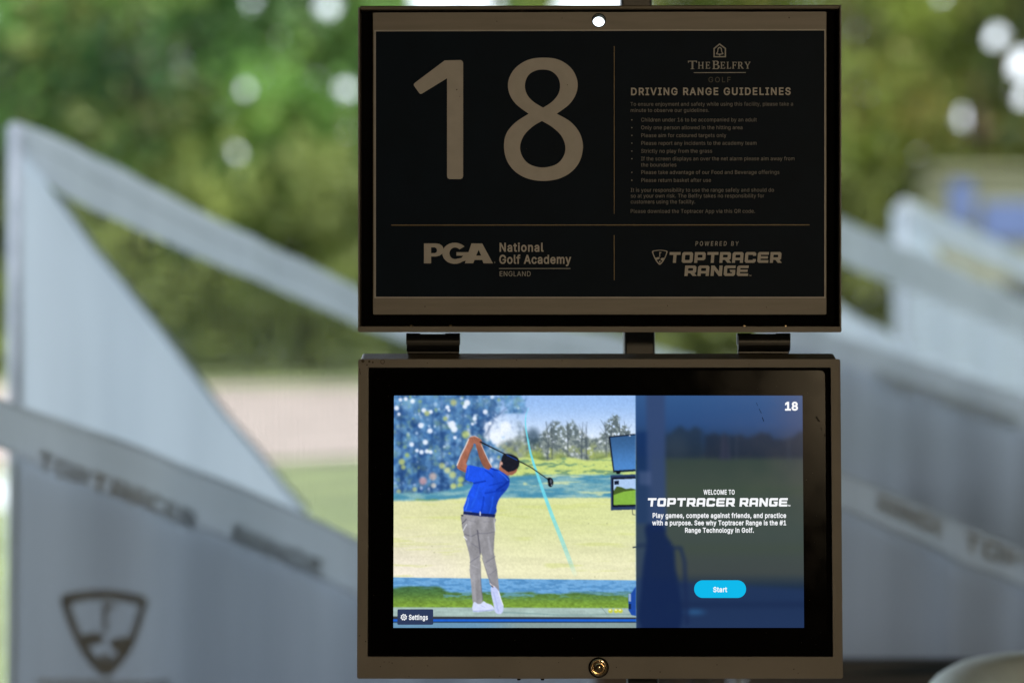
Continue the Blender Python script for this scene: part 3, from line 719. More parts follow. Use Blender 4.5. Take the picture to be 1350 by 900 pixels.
for x, y, s, w in small:
    put('lettering', text(s, x, y, 4.9, sx=1.08, bold=0, width=w), fu, L1, M_INK_THIN, sign)
put('bullet', [[circ(833, y - 2.3, 0.75, 8)] for y in (160.5, 170.7, 181, 191.2, 201.6, 211.7, 229.6, 240)], fu, L1, M_INK_DIM, sign)
# academy logo
def z4(pts): return [(550 + x / 6.136, 310 + y / 6.136) for x, y in pts]
pP = [z4([(53, 66), (150, 66), (178, 70), (200, 84), (211, 104), (211, 128), (201, 150), (180, 165), (150, 172), (111, 172), (111, 227), (53, 227)]), z4([(111, 98), (111, 145), (140, 145), (153, 139), (158, 128), (158, 115), (152, 104), (140, 98)])]
ga = [(math.cos(math.radians(a)), math.sin(math.radians(a))) for a in range(-40, -331, -15)]
gG = z4([(303 + 103 * c, 146 + 86 * s) for c, s in ga][:1] + [(303 + 101 * c, 146 + 86 * s) for c, s in ga[1:-1]] + [(424, 196), (424, 137), (316, 137), (316, 165), (372, 166), (356, 184)] + [(306 + 46 * c, 146 + 47 * s) for c, s in ga[::-1][2:]])
aA = [z4([(438, 66), (525, 66), (612, 227), (536, 227), (526, 200), (463, 200), (452, 227), (385, 227)]), z4([(497, 118), (476, 165), (517, 165)])]
put('logo', [pP], fu, L1, M_INK, sign)
put('logo', [[gG]], fu, L1 + 0.0002, M_INK, sign)
put('logo', [aA], fu, L1 + 0.0004, M_INK, sign)
put('lettering', text('R', 651.2, 347, 2.0, bold=10), fu, L1, M_INK_DIM, sign)
put('lettering', text('National', 657.8, 331.4, 11, sx=0.86, bold=22, width=58.5) + text('Golf Academy', 657.8, 347.3, 11, sx=0.86, bold=22, width=95), fu, L1, M_INK, sign)
put('lettering', [[rect(657.8, 353.4, 752, 354.4)]] + text('ENGLAND', 658, 364, 6.4, sx=0.95, bold=4, width=42), fu, L1, M_INK_DIM, sign)
put('lettering', text('POWERED BY', 916.3, 323.9, 5.6, sx=0.8, bold=14, width=57, slant=0.1), fu, L1, M_INK_DIM, sign)
put('emblem', shield(869.8, 339.2, 20, 19.6, 0.15), fu, L1, M_INK, sign)
put('lettering', block('TOPTRACER', 881.8, 1029, 332.3, 346.5), fu, L1, M_INK, sign)
put('lettering', block('RANGE', 902.2, 985.8, 350, 363.8) + text('TM', 987, 364, 1.6, bold=10), fu, L1, M_INK, sign)
for x in (542, 594, 981, 1035):
    sc_ = MB().lathe(fu(x, 430.2, 0.001), [(0.0025, 0), (0.0025, -0.002), (0.0012, -0.003)], 12).build('screw', M_STEEL, sign)

# ------------------------------------------------------------------ touchscreen unit
org2, fl = frame_of(790, 678)
unit = empty('touchscreen_unit', org2, 'taupe metal touchscreen box showing a golfer and a blue start button, under the number sign', 'touchscreen', rot=(math.radians(-4.0), 0, 0))
# housing with the sloping hood
hv = [fl(473.5, 476, 0.0), fl(1106.5, 476, 0.0), fl(1105, 464, -0.03), fl(475, 464, -0.03), fl(475, 464, -0.085), fl(1105, 464, -0.085),
      fl(473.5, 889, 0.0), fl(1106.5, 889, 0.0), fl(475, 885, -0.085), fl(1105, 885, -0.085)]
hf = [(0, 1, 2, 3), (3, 2, 5, 4), (6, 7, 9, 8), (4, 5, 9, 8), (0, 3, 4, 8, 6), (1, 7, 9, 5, 2), (0, 6, 7, 1)]
ho = link('housing', mesh(hv, hf), M_HOOD, unit)
bm = bmesh.new(); bm.from_mesh(ho.data); bmesh.ops.recalc_face_normals(bm, faces=bm.faces); bm.to_mesh(ho.data); bm.free()
b_ = ho.modifiers.new('bevel', 'BEVEL'); b_.width = 0.003; b_.segments = 3
plate('bezel_frame', rrect(472.3, 473.8, 1107.7, 891.6, 3), [rrect(486, 484.8, 1095, 863.2, 1.0)], fl, 0.002, 0.014, M_TAUPE, unit, 0.0022)
plate('gasket', rect(483, 482, 1098, 866), [], fl, 0.0005, 0.0035, M_BLACK, unit)
plate('glass', rrect(490.5, 488.2, 1088.5, 860.5, 7), [], fl, 0.0038, 0.0062, M_GLASS, unit, 0.0004)
lk = empty  # (lock below)
MB().lathe(fl(788.3, 877, 0.0142), [(0.0118, 0.0), (0.0118, -0.0012), (0.0108, -0.0012)], 40).build('lock_collar', M_BLACK, unit)
lock = MB().lathe(fl(788.3, 877, 0.0155), [(0.0104, 0.0), (0.0104, -0.002), (0.0092, -0.0045), (0.0076, -0.0048), (0.0070, -0.003), (0.0056, -0.003), (0.0050, -0.0062), (0.0030, -0.0078), (0.0008, -0.0082)], 40).build('lock', M_STEEL, unit, smooth=True)
for x in (684, 715):
    MB().box(fl(x, 892.6, 0.003), (0.004, 0.006, 0.003), bevel=0.0006).build('tab', M_BLACK, unit)
for x0, x1 in ((534, 606), (975, 1046)):
    h = MB()
    a = fl(x0 + 1, 450, -0.022); b = fl(x1 - 1, 450, -0.022)
    h.tube([a, b], 0.0105, 24)
    h.build('hinge', M_HINGE, unit, smooth=False)
    h = MB()
    for q0, q1 in ((x0, x0 + 19), (x0 + 20, x1 - 21), (x1 - 20, x1)):
        h.box(tuple((Vector(fl(q0, 445 + (2 if q0 == x0 + 20 else 0), -0.026)) + Vector(fl(q1, 445 + (2 if q0 == x0 + 20 else 0), -0.026))) / 2), ((q1 - q0) * S0, 0.016, 0.0135), bevel=0.001)
    h.box(tuple((Vector(fl(x0, 459, -0.03)) + Vector(fl(x1, 459, -0.03))) / 2), ((x1 - x0 - 3) * S0, 0.014, 0.010), bevel=0.001)
    h.build('hinge_leaf', M_HINGE, unit)

# ------------------------------------------------------------------ the picture shown on the display (539 x 305 dots)
def paint_picture():
    SS = 3
    W_, H_ = 540, 306
    w, h = W_ * SS, H_ * SS
    X0, Y0 = 519.0, 521.0
    img = np.zeros((h, w, 3))
    yy, xx = np.mgrid[0:h, 0:w]
    PX = X0 + (xx + 0.5) / SS; PY = Y0 + (yy + 0.5) / SS
    rng = np.random.default_rng(5)
    def C(r, g, b): return np.array([r, g, b]) / 255.0
    def noise(cx, cy=None, seed=0):
        cy = cy or cx
        r = np.random.default_rng(seed)
        gw, gh = int(W_ / cx) + 3, int(H_ / cy) + 3
        g = r.random((gh, gw))
        u = (PX - X0) / cx; v = (PY - Y0) / cy
        i = u.astype(int); j = v.astype(int); fu_ = u - i; fv = v - j
        fu_ = fu_ * fu_ * (3 - 2 * fu_); fv = fv * fv * (3 - 2 * fv)
        return (g[j, i] * (1 - fu_) + g[j, i + 1] * fu_) * (1 - fv) + (g[j + 1, i] * (1 - fu_) + g[j + 1, i + 1] * fu_) * fv
    def fbm(c, seed, cy=None):
        cy = cy or c
        return 0.5 * noise(c, cy, seed) + 0.3 * noise(c / 2, cy / 2, seed + 1) + 0.2 * noise(c / 4, cy / 4, seed + 2)
    def sm(a, b, x): 
        t = np.clip((x - a) / (b - a), 0, 1); return t * t * (3 - 2 * t)
    def blend(mask, col):
        img[:] = img * (1 - mask[..., None]) + np.asarray(col) * mask[..., None]
    def bbox(x0, y0, x1, y1):
        return (slice(max(0, int((y0 - Y0) * SS) - 2), max(0, min(h, int((y1 - Y0) * SS) + 3))), slice(max(0, int((x0 - X0) * SS) - 2), max(0, min(w, int((x1 - X0) * SS) + 3))))
    def inside(pts, sl):
        x, y = PX[sl], PY[sl]; r = np.zeros(x.shape, bool); n = len(pts)
        for i in range(n):
            x0, y0 = pts[i - 1]; x1, y1 = pts[i]
            if y0 == y1: continue
            r ^= ((y0 > y) != (y1 > y)) & (x < (x1 - x0) * (y - y0) / (y1 - y0) + x0)
        return r
    def poly(pts, col, a=1.0, smooth=0, tex=None):
        if smooth: pts = smooth_loop(pts, smooth)
        xs, ys = zip(*pts); sl = bbox(min(xs), min(ys), max(xs), max(ys))
        m = inside(pts, sl) * a
        c = np.asarray(col)
        if tex is not None: c = np.clip(c * tex[sl][..., None], 0, 1)
        img[sl] = img[sl] * (1 - m[..., None]) + c * m[..., None]
    def dot(x, y, rx, ry, col, a=1.0, soft=0.35):
        sl = bbox(x - rx * 1.4, y - ry * 1.4, x + rx * 1.4, y + ry * 1.4)
        d = np.sqrt(((PX[sl] - x) / rx) ** 2 + ((PY[sl] - y) / ry) ** 2)
        m = (1 - sm(1 - soft, 1 + soft, d)) * a
        img[sl] = img[sl] * (1 - m[..., None]) + np.asarray(col) * m[..., None]
    def line(pts, wd, col, a=1.0):
        wd = wd if isinstance(wd, (list, tuple)) else [wd] * len(pts)
        al = a if isinstance(a, (list, tuple)) else [a] * len(pts)
        xs, ys = zip(*pts); mw = max(wd)
        sl = bbox(min(xs) - mw, min(ys) - mw, max(xs) + mw, max(ys) + mw)
        x, y = PX[sl], PY[sl]; best = np.zeros(x.shape)
        for i in range(len(pts) - 1):
            (x0, y0), (x1, y1) = pts[i], pts[i + 1]
            dx, dy = x1 - x0, y1 - y0; L = dx * dx + dy * dy + 1e-9
            t = np.clip(((x - x0) * dx + (y - y0) * dy) / L, 0, 1)
            d = np.hypot(x - x0 - t * dx, y - y0 - t * dy)
            ww = (wd[i] + (wd[i + 1] - wd[i]) * t) / 2; aa = al[i] + (al[i + 1] - al[i]) * t
            best = np.maximum(best, np.clip((ww - d) * SS + 0.5, 0, 1) * aa)
        img[sl] = img[sl] * (1 - best[..., None]) + np.asarray(col) * best[..., None]
    def box_blur(a, r):
        r = int(r * SS)
        for ax in (0, 1):
            p = np.concatenate([np.repeat(np.take(a, [0], ax), r + 1, ax), a, np.repeat(np.take(a, [-1], ax), r, ax)], ax)
            c = np.cumsum(p, ax)
            n = a.shape[ax]
            a = (np.take(c, range(2 * r + 1, 2 * r + 1 + n), ax) - np.take(c, range(0, n), ax)) / (2 * r + 1)
        return a
    one_ = np.ones((h, w))
    # sky
    t = sm(521, 605, PY)[..., None]
    img[:] = C(146, 182, 232) * (1 - t) + C(236, 243, 252) * t
    t = sm(700, 640, PX) * sm(530, 570, PY)
    blend(t * 0.7, C(238, 243, 252))
    # distant trees on the right of the fairway
    n1 = fbm(9, 11); n2 = fbm(3.2, 21); n3 = fbm(26, 31)
    base = 556 + 10 * np.sin(PX / 11.0) + 12 * (np.abs(((PX - 700) % 44) - 22) / 22) + 18 * (n1 - 0.5)
    m = sm(-3, 6, PY - base) * (n2 > (0.42 - 0.22 * sm(560, 600, PY))) * sm(676, 700, PX + 30 * sm(570, 590, PY)) * (PX < 838)
    blend(m * 0.8, C(112, 124, 118)); 
    blend(m * (n2 > 0.56) * 0.6, C(70, 84, 92))
    blend(m * sm(0.5, 0.7, n1) * sm(575, 600, PY) * 0.8, C(160, 172, 96))
    for _ in range(60):
        x = rng.uniform(690, 838); y = rng.uniform(566, 600)
        dot(x, y, rng.uniform(.8, 2.2), rng.uniform(.8, 2.4), C(232, 240, 250), 0.6)
    for x in (722, 728, 749, 767, 774, 799, 806, 818, 826):
        line([(x, 608), (x + rng.uniform(-2, 2), 580), (x + rng.uniform(-3, 3), 556)], [1.6, 1.0, .5], C(64, 74, 84), 0.75)
        for k in range(5):
            yb = rng.uniform(558, 585)
            line([(x, yb + 6), (x + rng.uniform(-9, 9), yb - 6)], [.8, .4], C(76, 88, 96), .6)
    dot(703, 577, 9, 12, C(50, 72, 90), .75, .6)
    for x in (700, 710, 738, 790, 812):
        dot(x, 602 + rng.uniform(-3, 3), rng.uniform(7, 13), 7, C(150, 168, 84), .7, .7)
        dot(x + 5, 606, 6, 4, C(70, 92, 60), .6, .7)
    # big blue tree mass on the left
    edge = 690 + 16 * (n1 - .5) - 0.0 * PY
    edge = np.where(PY > 545, 655 + 34 * sm(575, 640, PY) - 18 * sm(545, 560, PY) * (1 - sm(570, 600, PY)) + 22 * (n2 - .5), edge)
    m = (1 - sm(-4, 4, PX - edge)) * (PY < 662)
    gap_ = 1 - sm(-.02, .05, fbm(9, 901) - .66) * (PX > 575) * sm(600, 560, PY)
    m = m * gap_
    dens = sm(.30, .50, fbm(7, 41)) * 0.6 + 0.4
    m2 = m * np.where(PX > 640, (n2 > .40), 1.0) 
    dk = C(44, 86, 146); lt = C(104, 156, 200)
    tcol = dk + (lt - dk) * sm(.28, .72, fbm(10, 51))[..., None]
    tcol = tcol * (0.82 + .36 * fbm(3, 61))[..., None]
    img[:] = img * (1 - (m2 * .95)[..., None]) + tcol * (m2 * .95)[..., None]
    for k_, (cc_, sc_, thr) in enumerate((((58, 104, 160), 12, .52), ((30, 62, 116), 8, .56), ((104, 156, 196), 6, .60), ((128, 160, 132), 7, .63), ((178, 204, 232), 5.5, .71))):
        f_ = fbm(sc_, 500 + 10 * k_)
        blend(m2 * sm(thr - .05, thr + .05, f_) * .55, C(*cc_))
    for x in (530, 546, 553, 569, 583, 600, 609, 622, 631, 636, 645):
        wdt = rng.uniform(1.6, 4.2)
        line([(x + rng.uniform(-2, 2), 655), (x, 600), (x + rng.uniform(-3, 3), 522)], [wdt, wdt * .9, wdt * .6], C(30, 58, 104), .5)
    line([(640, 575), (652, 552), (668, 538), (684, 532)], [1.6, 1.4, 1, .5], C(40, 64, 106), .8)
    for _ in range(150):      # branches
        x = rng.uniform(519, 690); y = rng.uniform(521, 575)
        line([(x, y), (x + rng.uniform(-10, 10), y - rng.uniform(1, 8))], [1.1, .5], C(34, 62, 108), .5)
    bl = box_blur(box_blur(img, 1.4), 1.1)
    mk_ = ((PX < 694) & (PY < 662))[..., None] * .85
    img[:] = img * (1 - mk_) + bl * mk_
    blend(m * sm(575, 521, PY) * .30, C(120, 168, 210))
    blend(m * sm(.52, .66, fbm(15, 931)) * .35, C(112, 158, 196)); blend(m * sm(.55, .68, fbm(13, 941)) * .5, C(34, 66, 116))
    for _ in range(130):
        x = rng.uniform(519, 688); y = 521 + 138 * rng.random() ** 1.25
        if x > 668 and y > 552: continue
        r = rng.uniform(.7, 2.6)
        up = y < 590
        q = rng.random()
        if up: col = C(214, 230, 252) if q < .62 else C(150, 178, 120) if q < .82 else C(120, 175, 220)
        else: col = C(176, 196, 110) if q < .42 else C(140, 180, 214) if q < .75 else C(196, 208, 236)
        dot(x, y, r, r * rng.uniform(.8, 1.3), col, rng.uniform(.3, .7))
    for x, y, r in ((528, 527, 2.4), (535, 526, 2.6), (544, 529, 3), (523, 538, 3.2), (526, 546, 2.2), (559, 541, 3.1), (568, 543, 2.6), (590, 537, 2.8), (592, 541, 2), (555, 561, 3.6), (567, 568, 3.4), (596, 560, 5), (599, 566, 4.2), (600, 577, 2.4), (543, 586, 3), (550, 594, 2.4), (556, 596, 3), (563, 595, 2.8), (568, 596, 2.6), (561, 583, 3.5), (616, 531, 4), (613, 536, 3), (640, 543, 3.2), (646, 558, 2.4), (626, 552, 2.8), (623, 559, 2), (667, 563, 7), (660, 572, 5), (650, 575, 4)):
        dot(x, y, r, r, C(232, 240, 255), .92, .3)
    for x, y, r, c in ((530, 609, 4, C(206, 214, 120)), (537, 600, 3, C(170, 190, 110)), (532, 616, 3, C(190, 200, 120)), (583, 614, 4, C(200, 205, 130)), (590, 620, 4, C(212, 214, 150)), (597, 626, 4.5, C(206, 212, 130)), (608, 632, 4, C(196, 210, 110)), (558, 634, 5, C(210, 160, 160)), (571, 628, 5, C(196, 170, 160)), (572, 640, 3.4, C(224, 214, 200)), (547, 645, 3, C(190, 200, 140)), (526, 648, 3, C(176, 186, 130)), (598, 641, 4, C(214, 220, 120)), (607, 640, 3.6, C(190, 206, 110)), (598, 531, 4, C(186, 190, 120)), (563, 545, 3.4, C(196, 200, 120)), (614, 573, 5, C(190, 202, 110)), (587, 552, 3, C(180, 190, 120))):
        dot(x, y, r, r, c, .75, .45)
    # hill and shade
    m = sm(603, 607, PY + 2 * np.sin(PX / 9)) * (PX > 672)
    blend(m, C(196, 212, 128)); blend(m * sm(.5, .66, fbm(16, 71, 4)) * .75, C(86, 128, 112))
    edge = 626 + 6 * sm(700, 640, PX) + 18 * sm(660, 560, PX) + 3 * (n1 - .5)
    m = sm(-2, 2, PY - edge)
    teal = C(76, 140, 168) + (C(134, 178, 184) - C(76, 140, 168)) * sm(.35, .7, fbm(26, 81, 5))[..., None]
    img[:] = img * (1 - m[..., None]) + teal * m[..., None]
    blend(m * sm(.60, .72, fbm(34, 91, 4)) * (PX > 690) * .8, C(206, 218, 170))
    blend(sm(1, 3, PY - 655) * sm(.55, .7, fbm(16, 95, 3)) * (PX < 600) * .8, C(120, 150, 84))
    # fairway
    edge = 660 - 4 * sm(560, 620, PX) + 1.6 * (n1 - .5)
    m = sm(-1, 1.5, PY - edge)
    t = sm(670, 760, PY); u = sm(519, 700, PX)
    fc = (C(216, 216, 168) * (1 - t[..., None]) + C(232, 224, 208) * t[..., None]) * (1 - u[..., None]) + (C(210, 216, 156) * (1 - t[..., None]) + C(226, 224, 186) * t[..., None]) * u[..., None]
    fc = fc * (0.955 + .09 * fbm(60, 101, 6))[..., None]
    img[:] = img * (1 - m[..., None]) + fc * m[..., None]
    blend(m * sm(.58, .75, fbm(70, 111, 7)) * .45, C(202, 210, 130))
    for x, y in ((636, 680), (570, 720), (573, 728), (562, 745), (776, 690), (800, 690), (784, 760)):
        dot(x, y, .6, 1.0, C(150, 150, 120), .7)
    # shade band and near grass
    m = sm(-.5, .8, PY - (760.5 + .012 * (PX - 519)))
    blend(m, C(112, 166, 214)); blend(m * sm(.4, .65, fbm(9, 121, 2.4)) * .6, C(70, 126, 178))
    e2 = 773 + 8 * sm(575, 600, PX) + 9 * (fbm(30, 131, 6) - .5)
    m = sm(-1.5, 3, PY - e2)
    gr = C(70, 108, 66) + (C(122, 156, 60) - C(70, 108, 66)) * sm(774, 800, PY)[..., None]
    gr = gr * (.8 + .4 * fbm(4, 141, 2))[..., None]
    img[:] = img * (1 - m[..., None]) + gr * m[..., None]
    m = m * sm(.55, .62, fbm(14, 151, 1.8)) * sm(792, 782, PY) * (PX > 585)
    blend(m * .8, C(104, 160, 190))
    m = sm(-.4, .4, PY - (799.6 + .004 * (PX - 519)))
    mc = C(160, 182, 178) * (0.9 + .2 * fbm(20, 161, 3))[..., None]
    img[:] = img * (1 - m[..., None]) + mc * m[..., None]
    line([(792, 799), (800, 809)], .7, C(110, 130, 124), .8)
    line([(660, 806), (740, 810), (838, 809)], 2, C(120, 150, 150), .5)
    blend(sm(-.3, .3, PY - (811.6 + .004 * (PX - 519))), C(52, 54, 58))
    blend(sm(-.3, .3, PY - 815.2), C(30, 96, 206)); blend(sm(-.3, .3, PY - 818.4), C(30, 50, 70))
    blend(sm(-.3, .3, PY - 819.8), C(132, 152, 152)); blend(sm(-.3, .3, PY - 819.8) * sm(700, 620, PX) * .7, C(92, 142, 186))
    # screens standing at the right of that bay
    poly([(802.5, 575.4), (838, 571.8), (838, 621), (808.5, 622.6)], C(22, 30, 48))
    poly([(804.8, 576.8), (838, 573.4), (838, 618.6), (809.8, 620.2)], C(66, 112, 166), tex=0.82 + .36 * sm(572, 620, PY))
    dot(830.5, 574.5, 1, .8, C(230, 240, 255))
    poly([(812, 621.5), (819, 621.3), (817, 625), (813, 625)], C(16, 18, 24))
    poly([(805, 626.6), (838, 625.2), (838, 671.6), (805.4, 672.6)], C(44, 62, 98))
    poly([(807, 629.6), (838, 628.4), (838, 667.4), (807.4, 668.4)], C(20, 24, 36))
    poly([(809, 632), (838, 631), (838, 647), (809, 651)], C(168, 196, 232))
    poly([(809, 647), (813, 641), (819, 642), (825, 644.5), (832, 643.5), (838, 645), (838, 665), (809, 665.6)], C(70, 92, 44))
    poly([(809, 652.5), (822, 648), (838, 646), (838, 665), (809, 665.6)], C(132, 178, 70))
    poly([(810, 634), (816, 633.4), (816, 638.6), (810, 639)], C(24, 32, 52))
    line([(833.5, 672), (834, 678), (837, 678.5)], .7, C(30, 36, 50))
    poly([(828, 783), (832, 781), (838, 772), (838, 811), (832, 810), (828, 803)], C(32, 74, 160))
    poly([(828.2, 782), (831.4, 782), (831.4, 792), (828.2, 792)], C(180, 200, 220), .8)
    poly([(828.2, 795), (831.4, 795), (831.4, 802), (828.2, 802)], C(20, 30, 60), .9)
    for x in (804.5, 812, 817.5):
        dot(x, 804.4, 3.0, 2.8, C(196, 200, 60)); dot(x - .5, 803.2, 1.4, 1.1, C(244, 244, 190))
    line([(834.5, 721.4), (838, 720.6)], 1.8, C(30, 40, 60))
    bl = box_blur(box_blur(img, 1.0), .7)
    mk_ = ((PX < 694) & (PY < 662))[..., None] * .9 + ((PX >= 694) & (PX < 802) & (PY < 662))[..., None] * .55
    img[:] = img * (1 - mk_) + bl * mk_
    # ball trace
    tr = [(697, 537.8), (693.6, 547), (692.8, 556), (693.6, 566), (695.4, 576), (699.4, 596.5), (703.6, 611), (708.5, 625), (717.6, 651.6), (728, 680), (740, 710), (750, 736), (758, 757)]
    line(tr, [.5, 1.0, 1.5, 1.8, 2.0, 2.6, 3.0, 3.4, 4.2, 4.8, 5.2, 5.6, 5.8], C(110, 214, 232), [.8, .9, .95, .95, .95, .95, .95, .92, .86, .74, .55, .35, .05])
    # ---------------- the golfer, seen from behind, club over the shoulder
    skin, skd, skl = C(160, 104, 84), C(122, 76, 62), C(236, 220, 214)
    ra = [(627.6, 585.5), (629.5, 594), (634, 608), (638.5, 616), (645, 620), (649.6, 616.5), (644, 607), (638.6, 595), (634.6, 585)]
    poly(ra, skin * .9, smooth=3, tex=.86 + .3 * fbm(5, 921, 9)); line([(634.5, 586), (639, 596), (644.5, 608), (649, 616)], .9, skl, .8); line([(629.6, 590), (632, 602), (637.6, 614)], 1.2, skd, .6)
    la = [(618.5, 577.5), (615.6, 586), (608.4, 601), (602.8, 613.5), (604, 618), (611, 621.6), (615.6, 623), (617.4, 616), (615, 610.6), (619.6, 596), (624.6, 585)]
    poly(la, skin, smooth=3, tex=.86 + .3 * fbm(5, 911, 9))
    line([(618, 579), (614.6, 587), (607.6, 601), (602.8, 613.5)], 1.3, skl, .95)
    line([(623.6, 587), (619, 598), (615, 610)], 1.8, skd, .65); line([(606, 617), (613, 621)], 1.6, skd, .5)
    hnd = [(618.6, 579.5), (620.6, 575.6), (626, 574.8), (631, 577), (634.4, 579.5), (635.6, 583), (633.6, 587), (629, 586.6), (625.6, 584.6), (621, 584.4)]
    poly(hnd, skin, smooth=3)
    for a, b in (((622, 577), (624, 581.6)), ((624.8, 576.4), (627, 581.4)), ((627.6, 577), (629.6, 582)), ((630.4, 578.6), (632, 583.4))):
        line([a, b], .7, skd, .8)
    line([(620.4, 576), (626, 574.9), (631, 577.2)], .8, skl, .7)
    nk = [(661.6, 606), (658, 616), (659, 620), (668, 626), (671.4, 626.6), (677.6, 620), (674, 612)]
    poly(nk, skin, smooth=3); line([(661.4, 607), (658.6, 616)], .9, skl, .8)
    shirt = [(616.4, 614), (622, 613.6), (630, 615.4), (638, 617), (644.6, 619.4), (647.6, 616.4), (652, 617.2), (658, 620), (666.6, 625), (671.8, 631), (671.6, 639), (668, 646), (661, 654), (656.8, 661), (654.6, 669), (653.4, 677.4), (633, 677), (611.6, 674), (614, 662), (619, 647.6), (624.8, 636.8), (619, 634.6), (613.8, 631.8), (614.6, 622)]
    st = 0.88 + .26 * fbm(7, 171, 11)
    poly(shirt, C(30, 74, 200), smooth=2, tex=st * (1.10 - .26 * sm(640, 672, PX + .35 * (PY - 640))))
    for a, b, wd, c, al in (((625, 637), (640, 634), 2.2, C(12, 40, 140), .6), ((640, 620), (650, 628), 2.0, C(12, 44, 150), .5), ((671, 634), (655, 646), 2.4, C(10, 38, 140), .6), ((664, 646), (640, 650), 2, C(12, 44, 156), .5), ((632, 640), (622, 668), 2.6, C(40, 98, 236), .6), ((650, 655), (646, 676), 2, C(40, 98, 236), .5), ((638, 655), (634, 676), 2, C(12, 46, 160), .5), ((658, 622), (670, 633), 1.8, C(60, 120, 245), .6), ((618, 615), (616, 630), 1.6, C(56, 112, 240), .6), ((645, 640), (662, 636), 1.6, C(14, 46, 160), .5), ((618, 656), (614, 672), 1.4, C(90, 140, 246), .6)):
        line([a, ((a[0] + b[0]) / 2 + 1, (a[1] + b[1]) / 2), b], wd, c, al)
    line([(647, 617), (652, 619.5), (657, 620)], 1.0, C(8, 30, 110), .8)
    hair = [(662.6, 601), (665, 598.4), (671, 598.4), (678, 600.4), (683.4, 604.4), (685, 611), (683, 617.4), (677.6, 621.6), (671, 622.6), (665.4, 619), (661, 615), (661, 607)]
    poly(hair, C(28, 30, 40), smooth=3); 
    for k in range(26):
        dot(rng.uniform(664, 682), rng.uniform(601, 619), .9, .7, C(40, 43, 56), .4)
    poly([(671, 622.4), (678, 620.6), (682, 617.8), (681, 622), (676, 626), (672, 626)], C(150, 96, 78), smooth=3)
    dot(661.6, 611, 1.3, 2.2, C(206, 160, 146))
    belt = [(611.4, 673.8), (633, 676.4), (653.4, 677.8), (653, 681.8), (633, 680.4), (611, 677.8)]
    tr_ = [(611.6, 676.6), (609, 689), (610.5, 699), (614.2, 713), (618.6, 729), (620.2, 740), (619.4, 751), (621.8, 773), (623.6, 793), (628, 795.4), (634, 794.8), (637, 790), (635.4, 781), (634.2, 765), (633.4, 750), (634.2, 727.6), (640.6, 749), (644.6, 763), (647, 771), (652, 773.6), (658.4, 781.6), (657.6, 770), (655.6, 750), (651.4, 727), (652.6, 704), (652.6, 690), (651.6, 681)]
    poly(tr_, C(142, 141, 146), smooth=2, tex=(.84 + .30 * fbm(8, 181, 14)) * (1.08 - .16 * np.abs(((PX - 610) % 21) / 21 - .4)))
    for pts, wd, c, al in (([(629.6, 699), (632, 716), (633.6, 730)], 1.6, C(84, 84, 96), .8), ([(613, 704), (622, 707), (631, 702)], 1.5, C(100, 100, 112), .65), ([(631, 703), (642, 703), (652, 701)], 1.3, C(104, 104, 116), .6),
        ([(609.4, 690), (613, 687), (615, 684)], 1.1, C(60, 62, 76), .8), ([(611, 699), (613.6, 694), (615.6, 691)], 1.0, C(236, 240, 248), .9), ([(611.8, 707), (615.6, 711)], 1.2, C(240, 242, 250), .8),
        ([(622, 716), (631, 722)], 1.3, C(112, 112, 124), .6), ([(620, 741), (632, 733)], 1.4, C(106, 106, 118), .6), ([(622, 744), (630, 748)], 1.2, C(178, 178, 186), .6), ([(641, 741), (653, 733)], 1.4, C(104, 104, 118), .55), ([(646, 757), (655, 750)], 1.2, C(108, 108, 120), .5),
        ([(636, 735), (644, 760), (650, 772)], 1.2, C(112, 112, 126), .7), ([(633.6, 740), (634.2, 766), (636.6, 790)], 1.3, C(104, 104, 118), .7), ([(625, 756), (627, 790)], 2.4, C(166, 166, 174), .5), ([(644, 708), (648, 730)], 3, C(168, 168, 176), .45), ([(619, 690), (621, 712)], 3, C(166, 166, 174), .45),
        ([(615, 685), (628, 688)], .8, C(120, 120, 132), .6), ([(638, 688), (650, 687)], .8, C(120, 120, 132), .6), ([(651.6, 684), (653.2, 700)], .9, C(214, 216, 226), .7)):
        line(pts, wd, c, al)
    poly(belt, C(26, 36, 84)); line([(633.4, 675), (633.2, 679)], 1.6, C(214, 220, 236)); dot(609.6, 679.4, 1.6, .9, C(20, 22, 34)); line([(614, 674), (622, 674.4)], .8, C(120, 140, 190), .8)
    shoe1 = [(624, 795), (626.6, 792.6), (630, 795.2), (634.6, 794.8), (637.6, 791.4), (641.6, 794.2), (648, 796.4), (651, 799.6), (650.4, 803.8), (640, 804.8), (624, 805.6)]
    poly(shoe1, C(206, 214, 246), smooth=2); line([(624.4, 804.8), (640, 804.2), (650.4, 803)], 1.2, C(150, 162, 206), .9); line([(634, 797), (640, 800)], .7, C(160, 172, 214), .7)
    shoe2 = [(647.2, 775.4), (649.6, 772.8), (653, 773.2), (657.4, 778), (660, 785), (661, 791), (664, 797), (663.6, 804), (661, 808), (656.6, 808.4), (652.6, 805), (651, 796), (648.6, 786)]
    poly(shoe2, C(192, 202, 240), smooth=2); line([(657.6, 779), (660.6, 789), (663.4, 797)], 1.1, C(240, 244, 255), .9); line([(651, 780), (655, 795), (657, 805)], 1.6, C(162, 176, 222), .6)
    line([(646.4, 768.6), (649.6, 771.4), (652.4, 772.4)], 1.2, C(226, 214, 218), .9); line([(648.6, 771.6), (650, 773.4)], 1.4, C(70, 50, 52), .8)
    line([(633.6, 582.6), (655, 593.2), (680, 605.6), (700, 616), (722, 631.4)], [1.9, 1.5, 1.4, 1.3, 1.1], C(22, 24, 32))
    line([(668, 599.6), (682, 606.6)], .9, C(40, 90, 200), .9)
    poly([(721.6, 630.4), (725.6, 629.4), (728.8, 632), (729.6, 637), (728, 641), (725.4, 642), (723, 640), (722.4, 635)], C(18, 20, 28), smooth=3)
